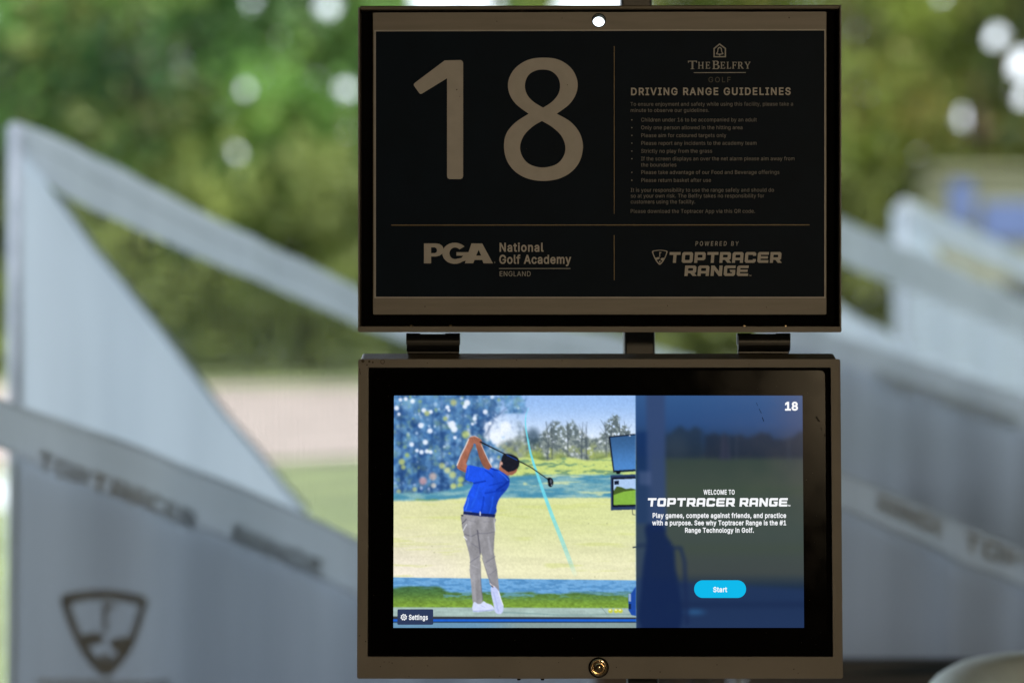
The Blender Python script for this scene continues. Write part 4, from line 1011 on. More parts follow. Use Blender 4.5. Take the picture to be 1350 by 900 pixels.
    dot(726.4, 634.6, 1.2, 3, C(120, 130, 150), .7); dot(727.4, 639.4, .9, .9, C(200, 205, 220), .8)
    # ---------------- darkened, blurred panel on the right
    sv = img.copy()
    t1 = [521, 560, 580, 600, 606, 640, 700, 755, 775, 800, 826]
    cc = np.array([(52, 88, 138), (44, 76, 124), (38, 62, 96), (40, 54, 70), (54, 68, 64), (64, 76, 68), (66, 78, 74), (64, 72, 72), (28, 46, 70), (26, 42, 68), (32, 50, 80)]) / 255
    q = np.stack([np.interp(PY, t1, cc[:, k]) for k in range(3)], -1)
    warm = sm(1000, 1060, PX)[..., None] * sm(720, 560, PY)[..., None]
    q = q * (1 - .25 * warm) + C(96, 82, 104) * .25 * warm
    img[:] = q
    def tmask(x0, x1, y0, amp, seed):
        tl = y0 + amp * (fbm(18, seed, 400) - .5) * 2
        return sm(-3, 3, PY - tl) * sm(607, 601, PY) * sm(x0 - 5, x0 + 3, PX) * sm(x1 + 5, x1 - 3, PX)
    blend(tmask(878, 925, 572, 14, 201) * .7, C(34, 48, 64)); blend(tmask(930, 1059, 574, 10, 211) * .8, C(34, 44, 60))
    poly([(948, 606), (952, 576), (955, 568), (958, 578), (964, 606)], C(44, 50, 70), .8)
    for x in (953, 961, 971, 1040):
        line([(x, 606), (x, 574)], 1.6, C(84, 88, 104), .45)
    dot(892, 588, 14, 16, C(62, 74, 86), .35, .7)
    blend(sm(-6, 6, PY - 640) * sm(6, -6, PY - 652) * (PX > 880) * .25, C(60, 78, 60))
    blend(sm(-8, 8, PY - 716) * sm(8, -8, PY - 730) * (PX > 880) * .25, C(66, 80, 60))
    e3 = 766 + .06 * (PX - 900)
    blend(sm(-3, 3, PY - e3) * .8, C(34, 54, 92))
    blend(sm(-3, 3, PY - 792) * sm(3, -3, PY - 800) * .5, C(24, 40, 74))
    dot(915, 806, 12, 3.5, C(46, 92, 140), .8, .8); dot(885, 800, 8, 8, C(60, 92, 96), .4, .8)
    poly([(838, 570), (858, 568), (860, 690), (838, 690)], C(22, 50, 98), .85)
    poly([(852, 521), (877, 521), (878, 700), (854, 700)], C(52, 72, 112), .9)
    poly([(838, 640), (858, 640), (858, 826), (838, 826)], C(44, 66, 100), .6)
    poly([(842, 621), (858, 622), (858, 640), (842, 639)], C(88, 104, 140), .5)
    poly([(850, 694), (862, 690), (876, 694), (878, 706), (888, 722), (890, 748), (894, 770), (896, 826), (844, 826), (844, 780), (848, 740), (852, 714)], C(20, 38, 78), .92, smooth=3)
    line([(880, 722), (897, 722), (902, 740), (903, 770), (905, 820)], [4, 4, 4, 4.5, 5], C(26, 42, 80), .85)
    line([(838, 720), (850, 718)], 3, C(22, 38, 72), .8)
    line([(890, 770), (906, 772)], 3, C(26, 42, 78), .7)
    dk_ = box_blur(box_blur(box_blur(img, 2.6), 2.2), 1.8)
    img[:] = sv
    m = (PX >= 838.2)[..., None]
    img[:] = np.where(m, dk_, sv)
    line([(837.9, 521), (837.9, 826)], .9, C(120, 160, 200), .35)
    gr_ = (1 + .06 * (noise(1.0, 1.0, 401) - .5) + .05 * (noise(2.2, 2.2, 402) - .5))[..., None]
    lf = (PX < 838.2)[..., None]
    img[:] = np.where(lf, img * .65 + box_blur(img, .67) * .35, img)
    img[:] = np.where(lf, np.clip(((img - .5) * 1.06 + .52) * gr_, 0, 1), np.clip(img, 0, 1))
    return img.reshape(H_, SS, W_, SS, 3).mean((1, 3))

pic = paint_picture()
PW, PH = pic.shape[1], pic.shape[0]
def display():
    xs = np.linspace(519.3, 1058.3, PW); ys = np.linspace(521.5, 825.8, PH)
    V = np.zeros((PH, PW, 3), dtype=np.float32)
    V[..., 0] = (xs[None, :] - 790) * S0
    V[..., 1] = -0.0065
    V[..., 2] = -(ys[:, None] - 678) * S0
    idx = np.arange(PH * PW).reshape(PH, PW)
    F = np.stack([idx[:-1, :-1], idx[1:, :-1], idx[1:, 1:], idx[:-1, 1:]], -1).reshape(-1, 4)
    me = bpy.data.meshes.new('m')
    me.vertices.add(PH * PW); me.vertices.foreach_set('co', V.reshape(-1))
    n = len(F)
    me.loops.add(n * 4); me.loops.foreach_set('vertex_index', F.reshape(-1).astype(np.int32))
    me.polygons.add(n)
    me.polygons.foreach_set('loop_start', np.arange(0, n * 4, 4, dtype=np.int32))
    me.polygons.foreach_set('loop_total', np.full(n, 4, dtype=np.int32))
    me.update(calc_edges=True)
    a = me.color_attributes.new('picture', 'FLOAT_COLOR', 'POINT')
    c = np.ones((PH * PW, 4), dtype=np.float32)
    c[:, :3] = lin(pic.reshape(-1, 3) * 255)
    a.data.foreach_set('color', c.reshape(-1))
    m = screen_glass('lit_display', strength=EMIT, attr='picture')
    o = link('display', me, m, unit)
    return o
display()
DT = 0.0069
put('lettering', text('18', 1052.6, 540.6, 10.3, bold=34, align='r'), fl, DT, M_WHITE_LIT, unit)
put('lettering', text('WELCOME TO', 947.7, 651.4, 5.9, sx=0.92, bold=24, align='c', width=41), fl, DT, M_WHITE_LIT, unit)
put('lettering', block('TOPTRACER RANGE', 853, 1037, 656.2, 667.3, slant=0.1) + text('TM', 1037.5, 667, 1.8, bold=30), fl, DT, M_WHITE_LIT, unit)
for s, y, w in (('Play games, compete against friends, and practice', 682, 176), ('with a purpose. See why Toptracer Range is the #1', 691.6, 176.5), ('Range Technology in Golf.', 701.3, 91)):
    put('lettering', text(s, 947.7, y, 6.0, bold=24, align='c', width=w), fl, DT, M_WHITE_LIT, unit)
btn = put('button', [[rrect(914.2, 763.8, 982.4, 786.8, 11.4, 10)]], fl, DT - 0.0002, M_CYAN_LIT, unit)
put('lettering', text('Start', 948.2, 779, 6.2, bold=24, align='c', width=18.2), fl, DT, M_WHITE_LIT, btn)
sb = put('button', [[rrect(524.6, 801.6, 571.6, 821.8, 1.5)]], fl, DT - 0.0002, M_SLATE_LIT, unit)
gear = []
for k in range(64):
    a = 2 * math.pi * k / 64; r = 4.3 if (k // 4) % 2 else 3.5
    gear.append((533 + r * math.cos(a), 812 + r * math.sin(a)))
put('gear_icon', [[gear, circ(533, 812, 2.5, 24)[::-1]], [circ(533, 812, 1.5, 16), circ(533, 812, 0.7, 12)[::-1]]], fl, DT, M_WHITE_LIT, sb)
put('lettering', text('Settings', 539.6, 815.2, 6.2, bold=24, width=25), fl, DT, M_WHITE_LIT, sb)
for sc_ in [[seg(1076, 549, 1079.4, 555, 1.6)], [seg(1078, 553, 1081, 555.5, 1.2)], [seg(1082, 563.5, 1083.5, 567, 1.2)], [seg(1086, 573, 1088, 575.5, 1.2)], [seg(997.5, 531, 999, 535, 0.5)], [seg(1001, 539, 1004, 545, 0.6)], [seg(1005, 550, 1007, 555.5, 0.8)]]:
    put('scuff', [sc_], fl, DT, M_SCUFF, unit)
M_RUST = plain('paint_chip', (0.045, 0.038, 0.03), (0.07, 0.055, 0.04), scale=200, rough=0.9)
ring = [[circ(504.5, 477.3, 3.0, 16), circ(504.5, 477.3, 2.2, 16)[::-1]], [circ(478.6, 476.4, 2.2, 12)], [circ(487, 477, 1.6, 10)], [circ(491.5, 478, 1.3, 9)], [circ(484, 481.5, 1.0, 9)], [circ(681, 475.2, 0.8, 8)], [circ(741, 475.6, 0.7, 8)], [seg(474, 486, 475.5, 494, 0.8)]]
for sc_ in ring:
    put('paint_chip', [sc_], fl, 0.0143, M_RUST, unit)

rnd_ = random.Random(4)
for k in range(26):
    side = rnd_.random()
    if side < .45: x, y = rnd_.uniform(480, 1100), rnd_.uniform(866, 889)
    elif side < .7: x, y = rnd_.uniform(474.5, 484.5), rnd_.uniform(490, 860)
    elif side < .9: x, y = rnd_.uniform(1097, 1105.5), rnd_.uniform(490, 860)
    else: x, y = rnd_.uniform(490, 1090), rnd_.uniform(475.5, 482)
    if abs(x - 788) < 16: continue
    put('paint_chip', [[circ(x, y, rnd_.uniform(.4, 1.0), 7, ry=rnd_.uniform(.4, .9))]], fl, 0.0143, M_RUST, unit)
for x, y, r in ((602, 118, .9), (606, 127, .5), (655, 28, .7), (741, 24, .6), (560, 404, .8), (880, 403, .7), (1010, 405, .6), (1040, 24, .9), (694, 196, .5), (748, 112, .6)):
    put('paint_chip', [[circ(x, y, r, 7)]], fu, L1 + 0.0003, M_RUST, sign)
M_DUST = plain('dust', (0.16, 0.15, 0.14), (0.2, 0.19, 0.18), scale=50, rough=0.9)
for k in range(34):
    x, y = (rnd_.uniform(496, 1082), rnd_.choice([rnd_.uniform(491, 519), rnd_.uniform(828, 857)])) if k % 2 else (rnd_.choice([rnd_.uniform(493, 517), rnd_.uniform(1061, 1085)]), rnd_.uniform(495, 855))
    put('dust_speck', [[circ(x, y, rnd_.uniform(.18, .38), 6)]], fl, DT, M_DUST, unit)

# post carrying both
post = empty('sign_post', ((858.5 - 675) * K * 3.47, 3.47, 0), 'black upright post behind the number sign and the touchscreen', 'post', rot=(0, math.radians(-0.55), 0))
MB().box((0, 0, 1.40), (0.0375, 0.04, 2.77), bevel=0.003).build('pole', M_POST, post)
MB().box((0, 0, 0.006), (0.18, 0.18, 0.012), bevel=0.002).build('base_plate', M_POST, post)
MB().box((0.0, -0.045, 1.73), (0.12, 0.05, 0.10), bevel=0.003).build('bracket', M_POST, post)
MB().box((0.0, -0.045, 1.28), (0.12, 0.03, 0.10), bevel=0.003).build('bracket', M_POST, post)

# ------------------------------------------------------------------ divider nets
class Net:
    def __init__(s, px0, y0, px1, y1, seed, amp=0.014):
        s.a = Vector(((px0 - 675) * K * y0, y0)); s.b = Vector(((px1 - 675) * K * y1, y1))
        s.d = (s.b - s.a).normalized(); s.n = Vector((s.d.y, -s.d.x))    # towards the camera
        if s.n.y > 0: s.n = -s.n
        r = random.Random(seed)
        s.w = [(r.uniform(0.13, 0.34), r.uniform(0, 6.3), amp * r.uniform(0.5, 1.0)) for _ in range(3)] + [(r.uniform(0.6, 0.9), r.uniform(0, 6.3), amp * 0.9)]
        s.r = r
    def ripple(s, t, z):
        return sum(am * math.sin(2 * math.pi * (t + 0.05 * math.sin(z * 1.7 + ph)) / wl_ + ph) for wl_, ph, am in s.w)
    def hit(s, px):                       # distance along the net seen at photo column px
        c = (px - 675) * K
        return (s.a.y * c - s.a.x) / (s.d.x - c * s.d.y)
    def at(s, t, z, off=0.0, rip=1.0):
        q = s.a + s.d * t + s.n * (off + rip * s.ripple(t, z))
        return (q.x, q.y, z)
    def z(s, t, py):
        y = s.a.y + s.d.y * t
        return EYE - (py - 400) * K * y
    def px(s, t):
        q = s.a + s.d * t
        return 675 + q.x / (K * q.y)
    def on(s, px, py, off, rip=1.0):
        t = s.hit(px); return s.at(t, s.z(t, py), off, rip)
    def strip(s, top, bot, step=0.02, rows=28, off=0.0, rip=1.0):
        t0, t1 = s.hit(top[0][0]), s.hit(top[-1][0])
        n = max(2, int((t1 - t0) / step))
        V, F = [], []
        tx, ty = zip(*top)
        for i in range(n + 1):
            t = t0 + (t1 - t0) * i / n
            p = s.px(t)
            zt = s.z(t, float(np.interp(p, tx, ty)))
            zb = s.z(t, float(np.interp(p, *zip(*bot)))) if bot else -0.06
            zb = min(zb, zt - 0.002)
            for j in range(rows + 1):
                V.append(s.at(t, zt + (zb - zt) * j / rows, off, rip))
        for i in range(n):
            for j in range(rows):
                a = i * (rows + 1) + j
                F.append((a, a + 1, a + rows + 2, a + rows + 1))
        return mesh(V, F, smooth=True)
    def lace(s, top, bot, cell=0.03, wdt=0.0022):
        """real net: thin crossing twines between top and bottom lines"""
        t0, t1 = s.hit(top[0][0]), s.hit(top[-1][0])
        tx, ty = zip(*top); bx, by = zip(*bot)
        Q = []
        def zz(t):
            p = s.px(t)
            return s.z(t, float(np.interp(p, tx, ty))), s.z(t, float(np.interp(p, bx, by)))
        n = int((t1 - t0) / cell)
        for i in range(n + 1):
            t = t0 + cell * i
            zt, zb = zz(t)
            if zt - zb < 0.01: continue
            Q.append([s.at(t - wdt / 2, zb, 0, 0), s.at(t + wdt / 2, zb, 0, 0), s.at(t + wdt / 2, zt, 0, 0), s.at(t - wdt / 2, zt, 0, 0)])
        zs = [zz(t0 + (t1 - t0) * i / 60) for i in range(61)]
        hi, lo = max(z[0] for z in zs), min(z[1] for z in zs)
        z = lo
        while z < hi:
            run = None
            for i in range(n + 2):
                t = t0 + cell * i
                zt, zb = zz(min(t, t1))
                ins = zb < z < zt and i <= n
                if ins and run is None: run = t
                if not ins and run is not None:
                    if t - run > cell:
                        Q.append([s.at(run, z - wdt / 2, 0.0006, 0), s.at(t - cell, z - wdt / 2, 0.0006, 0), s.at(t - cell, z + wdt / 2, 0.0006, 0), s.at(run, z + wdt / 2, 0.0006, 0)])
                    run = None
            z += cell
        return quads_mesh(np.array(Q))

def seams(net, top, bot, parent, fr=(0.1, 0.55, 0.92)):
    tx, ty = zip(*top); bx, by = zip(*bot)
    for k in fr:
        c = [(x, y + (float(np.interp(x, bx, by)) - y) * k) for x, y in zip(tx, ty)]
        link('seam', net.strip([(x, y - 0.9) for x, y in c], [(x, y + 0.9) for x, y in c], rows=1, off=0.028), M_SEAM, parent)

def cord(net, pts, r, name, parent, off=0.02):
    o = []
    for (x0, y0), (x1, y1) in zip(pts, pts[1:]):
        for k in range(12):
            o.append(net.on(x0 + (x1 - x0) * k / 12, y0 + (y1 - y0) * k / 12, off, 0.3))
    o.append(net.on(*pts[-1], off, 0.3))
    MB().tube(o, r, 8).build(name, M_BAND, parent, smooth=True)

def base_of(net, px):
    t = net.hit(px); q = net.a + net.d * t
    return Vector((q.x, q.y, -0.1))

def net_thing(net, px, label, group='divider nets between the driving bays'):
    e = empty('divider_net', base_of(net, px), label, 'net', group)
    e['_inv'] = 0; del e['_inv']
    return e

def light_block_board(net, pxa, pxb, top, parent):
    """unseen low board added behind a net to block its back light"""
    ta, tb = net.hit(pxa), net.hit(pxb)
    a = net.a + net.d * ta - net.n * 0.30; b = net.a + net.d * tb - net.n * 0.30
    m = (a + b) / 2
    MB().box((m.x, m.y, top / 2 - 0.04), ((b - a).length, 0.03, top + 0.08), rz=math.atan2(net.d.y, net.d.x), bevel=0.004).build('light_block_board', M_TIMBER, parent)

def adopt(root):
    """children were built in world coordinates: put them in the root's frame"""
    for c in list(root.children):
        m = Matrix.Translation(-root.location)
        c.data.transform(m)

def pole_at(net, px, ztop, parent, r=0.02):
    t = net.hit(px); q = net.a + net.d * t + net.n * 0.03
    MB().tube([(q.x, q.y, -0.1), (q.x, q.y, ztop)], r, 12).build('pole', M_POLE, parent, smooth=True)

# A: the tall pale sail on the left, out in the light
A = Net(15, 6.7, 1180, 8.6, 3, amp=0.009)
rA = net_thing(A, 15, 'tall pale sail-shaped net at the left with a sloping top band and an open triangle')
bandA_t = [(3, 168), (14, 160), (60, 178), (150, 221), (250, 274), (350, 324), (470, 382), (640, 416), (800, 440), (1180, 560)]
bandA_b = [(3, 186), (14, 190), (60, 246), (75, 258), (150, 292), (250, 336), (350, 378), (470, 430), (640, 490), (800, 520), (1180, 640)]
link('band', A.strip(bandA_t, bandA_b, rows=8, off=0.022, rip=0.5), M_BAND, rA)
link('sail', A.strip([(9, 176), (60, 238), (66, 250), (72, 260), (125, 330), (175, 392), (222, 450), (260, 500), (300, 551), (350, 612), (400, 672), (470, 752), (640, 945), (700, 1010)], None, rows=40, rip=0.3), M_FABRIC, rA)
link('side_hem', A.strip([(8, 170), (26, 176)], [(8, 1200), (26, 1200)], step=0.01, rows=40, off=0.012, rip=0.9), M_BAND, rA)
tag(link('mesh_panel', A.lace([(72, 254), (150, 290), (250, 334), (350, 376), (470, 428), (640, 480), (800, 508)], [(72, 262), (125, 330), (175, 392), (222, 450), (260, 500), (300, 551), (350, 612), (400, 672), (470, 752), (640, 945), (800, 1090)], cell=0.019, wdt=0.0026), M_TWINE, rA), kind='stuff')
seams(A, bandA_t, bandA_b, rA, (0.42,))
cord(A, [(72, 260), (125, 330), (175, 392), (222, 450), (260, 500), (300, 551), (350, 612), (400, 672)], 0.006, 'edge_cord', rA, off=0.012)
pole_at(A, 12, 2.02, rA, 0.014)
adopt(rA)

# B: nearer net at the lower left, under the roof edge
B = Net(-60, 5.15, 900, 6.0, 8, amp=0.015)
rB = net_thing(B, 15, 'shade-toned net at the lower left with a dark shield emblem below its sloping band')
bandB_t = [(-60, 504), (0, 527), (75, 551), (150, 577), (300, 636), (425, 690), (472, 712), (700, 800), (900, 880)]
bandB_b = [(-60, 570), (0, 593), (75, 625), (150, 656), (300, 716), (410, 762), (472, 792), (700, 876), (900, 950)]
link('band', B.strip(bandB_t, bandB_b, rows=10, off=0.022, rip=0.4), M_BAND, rB)
link('sail', B.strip([(16, 596), (75, 622), (150, 652), (300, 712), (410, 758), (472, 788), (700, 872), (900, 946)], None, rows=40), M_FABRIC_SHADED, rB)
link('side_hem', B.strip([(14, 598), (26, 602)], [(14, 1200), (26, 1200)], step=0.01, rows=40, off=0.012, rip=0.9), M_BAND, rB)
for nm, g in (('lettering', block('TOPTRACER', 46, 250, 592, 616, slope=0.40, slant=0.1)), ('lettering', block('RANGE', 292, 408, 688, 712, slope=0.42, slant=0.1)),
              ('emblem', shield(137.5, 834, 106, 114, 0.27)),
              ('lettering', block('TOPTRACER', 52, 226, 896, 918, slant=0.1))):
    V, F = fill(g, lambda x, y, t: B.on(x, y, 0.034 if y < 780 and nm == 'lettering' else 0.006))
    link(nm, mesh(V, F), M_MARK if nm == 'emblem' else M_MARK2, rB)
seams(B, bandB_t, bandB_b, rB, (0.06, 0.94))
light_block_board(B, 40, 900, 0.80, rB)
pole_at(B, -58, 1.6, rB, 0.016)
adopt(rB)

# C: pale net beyond the right edge of the sign
C_ = Net(1010, 9.6, 1420, 10.6, 21, amp=0.009)
rC = net_thing(C_, 1110, 'pale net just right of the sign with a dark open corner under its sloping band')
bt = [(1010, 247), (1110, 292), (1185, 326), (1250, 354), (1350, 400), (1420, 430)]
bb = [(1010, 300), (1110, 350), (1185, 382), (1250, 408), (1350, 448), (1420, 478)]
link('band', C_.strip(bt, bb, rows=8, off=0.03, rip=0.5), M_BAND, rC)
link('sail', C_.strip([(1010, 300), (1100, 396), (1150, 428), (1186, 446), (1240, 470), (1420, 560)], None, rows=30), M_FABRIC, rC)
tag(link('mesh_panel', C_.lace([(1010, 300), (1110, 348), (1185, 380), (1250, 406), (1350, 446), (1420, 476)], [(1010, 301), (1100, 396), (1150, 428), (1186, 446), (1240, 470), (1420, 560)], cell=0.035, wdt=0.004), M_TWINE, rC), kind='stuff')
pole_at(C_, 1010, 2.05, rC, 0.014)
adopt(rC)

# E: farthest net, its pointed top at the right
E_ = Net(1182, 12.4, 1480, 13.4, 33, amp=0.009)
rE = net_thing(E_, 1182, 'farthest pale net at the right, its pointed top in front of the blue panels')
bt = [(1178, 268), (1186, 262), (1250, 291), (1350, 338), (1480, 400)]
bb = [(1178, 290), (1186, 296), (1240, 326), (1350, 372), (1480, 430)]
link('band', E_.strip(bt, bb, rows=8, off=0.03, rip=0.5), M_BAND, rE)
link('sail', E_.strip([(1180, 272), (1234, 322), (1243, 344), (1290, 366), (1350, 396), (1480, 470)], None, rows=30), M_FABRIC, rE)
tag(link('mesh_panel', E_.lace([(1236, 322), (1350, 370), (1480, 428)], [(1236, 330), (1290, 366), (1350, 396), (1480, 470)], cell=0.035, wdt=0.004), M_TWINE, rE), kind='stuff')
pole_at(E_, 1184, 2.05, rE, 0.014)
adopt(rE)

# G: middle net on the right
G_ = Net(1000, 7.6, 1440, 8.3, 44, amp=0.009)
rG = net_thing(G_, 1110, 'shade-toned middle net at the right edge, its band crossing beside the touchscreen top')
bt = [(1000, 408), (1110, 446), (1175, 466), (1250, 490), (1350, 522), (1440, 552)]
bb = [(1000, 452), (1110, 484), (1175, 508), (1250, 536), (1350, 572), (1440, 604)]
link('band', G_.strip(bt, bb, rows=8, off=0.024, rip=0.5), M_BAND, rG)
link('sail', G_.strip([(1000, 446), (1110, 480), (1175, 504), (1250, 530), (1350, 566), (1440, 598)], None, rows=30), M_FABRIC_SHADED, rG)
V, F = fill(block('TOPTRACER', 1140, 1330, 486, 505, slope=0.33, slant=0.1), lambda x, y, t: G_.on(x, y, 0.034))
link('lettering', mesh(V, F), M_MARK2, rG)
light_block_board(G_, 1000, 1440, 1.12, rG)
pole_at(G_, 1000, 1.6, rG, 0.014)
adopt(rG)

# D: nearest net on the right, deep under the roof
D_ = Net(960, 5.1, 1440, 5.5, 55, amp=0.009)
rD = net_thing(D_, 1110, 'dark shade-toned nearest net at the lower right with lettering on its greenish band')
bt = [(960, 562), (1110, 624), (1225, 672), (1350, 728), (1440, 768)]
bb = [(960, 618), (1110, 676), (1225, 728), (1350, 782), (1440, 822)]
link('band', D_.strip(bt, bb, rows=8, off=0.022, rip=0.5), M_BAND, rD)
link('sail', D_.strip([(960, 612), (1110, 670), (1225, 722), (1350, 776), (1440, 816)], [(960, 868), (1440, 868)], rows=30), M_FABRIC_SHADED, rD)
for g in (block('RANGE', 1142, 1222, 648, 672, slope=0.44, slant=0.1), block('TOPTRACER', 1262, 1430, 700, 724, slope=0.44, slant=0.1)):
    V, F = fill(g, lambda x, y, t: D_.on(x, y, 0.032))
    link('lettering', mesh(V, F), M_MARK2, rD)
seams(D_, bt, bb, rD, (0.06, 0.94))
light_block_board(D_, 900, 1440, 1.02, rD)
pole_at(D_, 960, 1.45, rD, 0.016)
adopt(rD)

# ------------------------------------------------------------------ low rail and lounge chair at the lower right
rail = empty('safety_rail', (1.05, 5.0, 0), 'dark horizontal rail low at the right, under the nearest shade-toned net', 'rail')
MB().box((0, 0, EYE - 478 * K * 5.0), (1.5, 0.05, 0.026), rz=0.0, bevel=0.004).build('top_rail', M_POST, rail)
MB().box((0, 0, 0.25), (1.5, 0.04, 0.035), bevel=0.004).build('bottom_rail', M_POST, rail)
for x in (-0.72, 0.0, 0.72):
    MB().box((x, 0.0, 0.475), (0.035, 0.035, 0.95), bevel=0.003).build('rail_post', M_POST, rail)

M_CUSH = plain('sage_upholstery', (0.66, 0.74, 0.68), (0.72, 0.80, 0.74), scale=30, rough=0.75, bump=0.3, bscale=600)
chair = empty('lounge_chair', (1.09, 4.05, 0), 'pale sage lounge chair, the curved top of its back at the lower right corner', 'chair', rot=(0, 0, math.radians(52)))
def chair_back():
    V, F = [], []
    n, prof = 28, []
    R_, T_ = 0.46, 0.10
    for k in range(10):
        a = math.pi * k / 9
        prof.append((R_ - T_ / 2 + T_ / 2 * math.cos(a) + T_ / 2 - T_ / 2, 0.0, a))
    for i in range(n + 1):
        th = math.radians(-100 + 200 * i / n)
        top = 1.065 - 0.26 * (abs(th) / math.radians(100)) ** 2.2
        ring_ = [(R_ + T_ / 2, 0.28)] + [(R_ + T_ / 2 * math.cos(math.pi * k / 8), top - 0.05 + T_ / 2 * math.sin(math.pi * k / 8)) for k in range(9)] + [(R_ - T_ / 2, 0.28)]
        for r, z in ring_:
            V.append((r * math.sin(th), r * math.cos(th), z))
    m = 11
    for i in range(n):
        for j in range(m):
            F.append((i * m + j, i * m + (j + 1) % m, (i + 1) * m + (j + 1) % m, (i + 1) * m + j))
    F.append(tuple(range(m))[::-1]); F.append(tuple(n * m + j for j in range(m)))
    return mesh(V, F, smooth=True)
link('backrest', chair_back(), M_CUSH, chair)
MB().box((0, -0.02, 0.37), (0.78, 0.76, 0.17), bevel=0.05).build('seat', M_CUSH, chair, smooth=True)
for sx in (-1, 1):
    for sy in (-1, 1):
        MB().tube([(0.30 * sx, 0.28 * sy, 0.29), (0.34 * sx, 0.33 * sy, 0.0)], [0.02, 0.013], 10).build('leg', M_TIMBER, chair, smooth=True)

# ------------------------------------------------------------------ trees beyond the range
GAPS = [(323, 117, 17), (313, 199, 17), (455, 118, 24), (430, 8, 26), (332, 2, 17), (600, 0, 60), (789, 27, 62), (390, 152, 9), (445, 52, 12), (376, 240, 8), (1276, 156, 32), (1290, 184, 28), (1212, 205, 9), (1160, 60, 8),
        (1345, 85, 40), (1312, 48, 30), (1348, 125, 28), (1240, -4, 16), (1205, 200, 7), (500, 60, 20)]
_g = random.Random(31)
GAPS += [(_g.uniform(120, 470), _g.uniform(-10, 230), _g.uniform(4, 9)) for _ in range(16)] + [(_g.uniform(1120, 1350), _g.uniform(-10, 220), _g.uniform(4, 10)) for _ in range(14)] + [(_g.uniform(0, 120), _g.uniform(-10, 120), _g.uniform(3, 7)) for _ in range(4)]

def keep(c):
    """sky gaps between the branches"""
    px = 675 + c[:, 0] / (K * c[:, 1]); py = 400 - (c[:, 2] - EYE) / (K * c[:, 1])
    ok = np.ones(len(c), bool)
    for x, y, r in GAPS:
        r = r if r > 52 else r * 0.55
        ok &= ((px - x) ** 2 + (py - y) ** 2) > (r + 2 * np.sin(px * 0.9 + py)) ** 2
    return ok

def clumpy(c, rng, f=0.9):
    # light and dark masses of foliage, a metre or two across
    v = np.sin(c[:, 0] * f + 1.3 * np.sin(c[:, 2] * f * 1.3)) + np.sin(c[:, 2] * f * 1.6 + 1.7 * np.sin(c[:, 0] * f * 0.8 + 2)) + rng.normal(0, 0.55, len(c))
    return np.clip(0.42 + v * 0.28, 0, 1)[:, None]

def leaves(centres, size, cols, spread, per, rng, flat=0.75):
    """leaf quads round clump centres"""
    n = len(centres) * per
    c = np.repeat(centres, per, axis=0) + rng.normal(0, 1, (n, 3)) * np.array([1, 1, flat]) * np.repeat(spread, per)[:, None]
    col = np.repeat(cols, per, axis=0) * rng.uniform(0.75, 1.3, (n, 1))
    k = keep(c) & (c[:, 2] > 0.02)
    c, col = c[k], col[k]; n = len(c)
    a = rng.normal(0, 1, (n, 3)); a /= np.linalg.norm(a, axis=1)[:, None]
    b = rng.normal(0, 1, (n, 3)); b -= a * (a * b).sum(1)[:, None]; b /= np.linalg.norm(b, axis=1)[:, None]
    s = size * rng.uniform(0.6, 1.35, (n, 1))
    a *= s; b *= s * 0.62
    V = np.stack([c - a, c - b * 0.9, c + a, c + b * 0.9], axis=1)
    return V, col

def tree(x, y, h, w, base, light, warm, label, seed, clumps=110, per=95, low=0.16):
    rng = np.random.default_rng(seed)
    e = empty('tree', (x, y, -0.1), label, 'tree', 'trees behind the driving range')
    rnd = random.Random(seed)
    r0 = 0.018 * h + 0.05
    tp = [(0, 0, 0), (rnd.uniform(-.2, .2), 0, h * .25), (rnd.uniform(-.5, .5), rnd.uniform(-.3, .3), h * .55), (rnd.uniform(-.8, .8), 0, h * .9)]
    MB().tube(tp, [r0 * 1.25, r0, r0 * .6, r0 * .12], 10).build('trunk', M_BARK, e, smooth=True)
    cs = []
    u = rng.normal(0, 1, (clumps, 3)); u /= np.linalg.norm(u, axis=1)[:, None]
    rad = rng.uniform(0.35, 1.0, (clumps, 1)) ** 0.6
    cz = h * (low + (1 - low) / 2)
    cs = np.array([x, y, cz]) + u * rad * np.array([w / 2, w / 2, h * (1 - low) / 2])
    zf = (cs[:, 2] - cz) / h
    shrink = 1 - 0.25 * np.clip(zf * 2, 0, 1)
    cs[:, 0] = x + (cs[:, 0] - x) * shrink
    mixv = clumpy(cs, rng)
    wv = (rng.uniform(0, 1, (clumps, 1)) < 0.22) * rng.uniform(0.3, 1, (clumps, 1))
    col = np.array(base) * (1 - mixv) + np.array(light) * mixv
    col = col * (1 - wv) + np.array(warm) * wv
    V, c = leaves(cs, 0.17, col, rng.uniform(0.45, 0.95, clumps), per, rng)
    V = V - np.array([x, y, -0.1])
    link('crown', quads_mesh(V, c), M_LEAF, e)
    lim = MB()
    for k in range(7):
        t = cs[rng.integers(clumps)] - np.array([x, y, -0.1])
        z0 = h * rnd.uniform(0.2, 0.6)
        zc = min(z0, t[2] - 0.2) if t[2] > h * .25 else h * .2
        m_ = ((t[0]) * .45, t[1] * .45, (zc + t[2]) / 2 + .2)
        lim.tube([(0, 0, zc), m_, tuple(t)], [r0 * .45, r0 * .28, r0 * .08], 6)
    lim.build('limb', M_BARK, e, smooth=True)
    return e

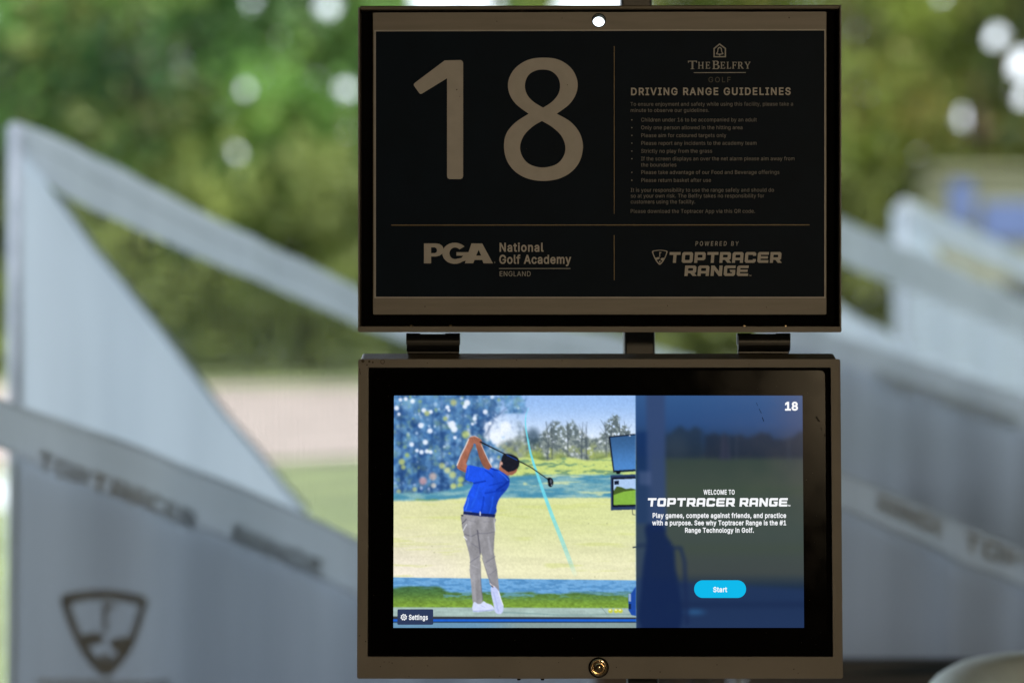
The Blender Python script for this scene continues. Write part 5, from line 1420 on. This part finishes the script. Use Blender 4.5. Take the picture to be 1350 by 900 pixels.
DG, LG, WM = (0.018, 0.058, 0.020), (0.185, 0.370, 0.075), (0.27, 0.25, 0.05)
OG, OL, OW = (0.090, 0.125, 0.022), (0.230, 0.290, 0.055), (0.26, 0.21, 0.05)
tree(-13.4, 74, 14.5, 8.0, DG, (0.12, 0.20, 0.06), (0.19, 0.15, 0.05), 'tree at the far left edge, dark green with brownish patches', 1)
tree(-9.6, 71, 15.5, 8.5, DG, LG, (0.22, 0.19, 0.055), 'broad dark green tree above the peak band of the tall pale net', 2, clumps=130)
tree(-5.4, 75, 14.0, 8.0, DG, LG, (0.12, 0.14, 0.04), 'bright green tree with small sky gaps, left of the number sign', 3, clumps=130)
tree(-1.0, 78, 15.5, 8.5, (0.03, 0.06, 0.02), LG, WM, 'green tree directly behind the left half of the number sign', 4)
tree(3.6, 73, 14.0, 8.0, OG, OL, OW, 'green tree directly behind the right half of the number sign', 5)
tree(8.2, 72, 15.0, 8.0, OG, OL, OW, 'olive green tree just right of the number sign', 6, clumps=130)
tree(12.6, 76, 15.5, 7.5, (0.10, 0.125, 0.04), OL, OW, 'olive tree with a bright sky gap, near the right edge', 7)
tree(16.0, 70, 14.0, 7.0, (0.035, 0.065, 0.024), (0.10, 0.15, 0.05), OW, 'darker green tree at the far right edge beside white sky', 8, clumps=80)

def mass(name, y0, y1, n, zlo, zhi, xr, size, base, light, seed, per=60, spread=0.9):
    rng = np.random.default_rng(seed)
    c = np.stack([rng.uniform(-xr, xr, n), rng.uniform(y0, y1, n), zlo + (zhi - zlo) * rng.uniform(0, 1, n) ** 0.9], 1)
    mixv = clumpy(c, rng, 0.6)
    side = np.clip((c[:, :1] + 4) / 12, 0, 1)
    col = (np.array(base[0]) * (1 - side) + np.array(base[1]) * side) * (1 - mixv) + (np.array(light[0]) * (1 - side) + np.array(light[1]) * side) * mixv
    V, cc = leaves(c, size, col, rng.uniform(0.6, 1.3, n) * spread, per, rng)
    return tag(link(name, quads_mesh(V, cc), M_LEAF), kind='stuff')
w_ = mass('woods', 86, 100, 760, 0, 15, 27, 0.30, (DG, OG), (LG, OL), 77, per=62)
tag(w_, 'dense blurred woods filling the view behind the separate trees', 'woods')
u_ = mass('undergrowth', 68, 76, 800, 0, 5.2, 26, 0.20, ((0.13, 0.16, 0.045), (0.13, 0.15, 0.04)), ((0.27, 0.33, 0.09), (0.29, 0.32, 0.08)), 78, per=55, spread=0.5)
tag(u_, 'yellow-green bushy undergrowth along the far edge of the grass', 'undergrowth')

# ------------------------------------------------------------------ pale building with blue panels, far right
M_BLUE = plain('blue_panel', (0.055, 0.085, 0.19), (0.07, 0.105, 0.23), scale=3, rough=0.5)
M_REND = plain('pale_render', (0.15, 0.15, 0.085), (0.20, 0.195, 0.12), scale=2, rough=0.85)
M_ROOFT = plain('grey_roof', (0.10, 0.10, 0.11), (0.15, 0.15, 0.16), scale=4, rough=0.8)
M_WIN = plain('dark_window', (0.02, 0.025, 0.03), (0.03, 0.035, 0.04), scale=2, rough=0.15)
bx = empty('building', (11.4, 62.0, -0.1), 'pale building with bright blue panels, in front of the trees at the right edge', 'building')
MB().box((0, 0, 2.25), (4.6, 3.0, 4.5)).build('wall', M_REND, bx)
MB().box((0, 0, 4.56), (4.9, 3.4, 0.12), bevel=0.02).build('roof', M_REND, bx)
for x, z, w, hh in ((-1.85, 3.85, 0.5, 0.9), (-0.85, 3.45, 1.15, 0.8), (0.75, 3.35, 1.3, 0.7)):
    MB().box((x, -1.56, z), (w, 0.12, hh), bevel=0.02).build('blue_panel', M_BLUE, bx)
for x in (-2.1, -0.5, 1.2):
    wn_ = MB().box((x, -1.52, 1.5), (1.0, 0.08, 1.3)).build('window', M_WIN, bx)
    MB().box((x, -1.58, 0.82), (1.15, 0.12, 0.07)).build('sill', M_REND, bx)

# ------------------------------------------------------------------ range furniture on the grass at the left
mk = empty('range_marker', ((4 - 675) * K * 21.5, 21.5, -0.1), 'small white marker board standing on the grass at the extreme left edge', 'marker')
M_WHITE = plain('white_board', (0.70, 0.72, 0.74), (0.78, 0.80, 0.82), rough=0.6)
MB().box((0, 0, 0.27), (0.20, 0.02, 0.22), bevel=0.004).build('board', M_WHITE, mk)
MB().tube([(0, 0.02, 0), (0, 0.02, 0.3)], 0.012, 8).build('stake', M_POLE, mk)
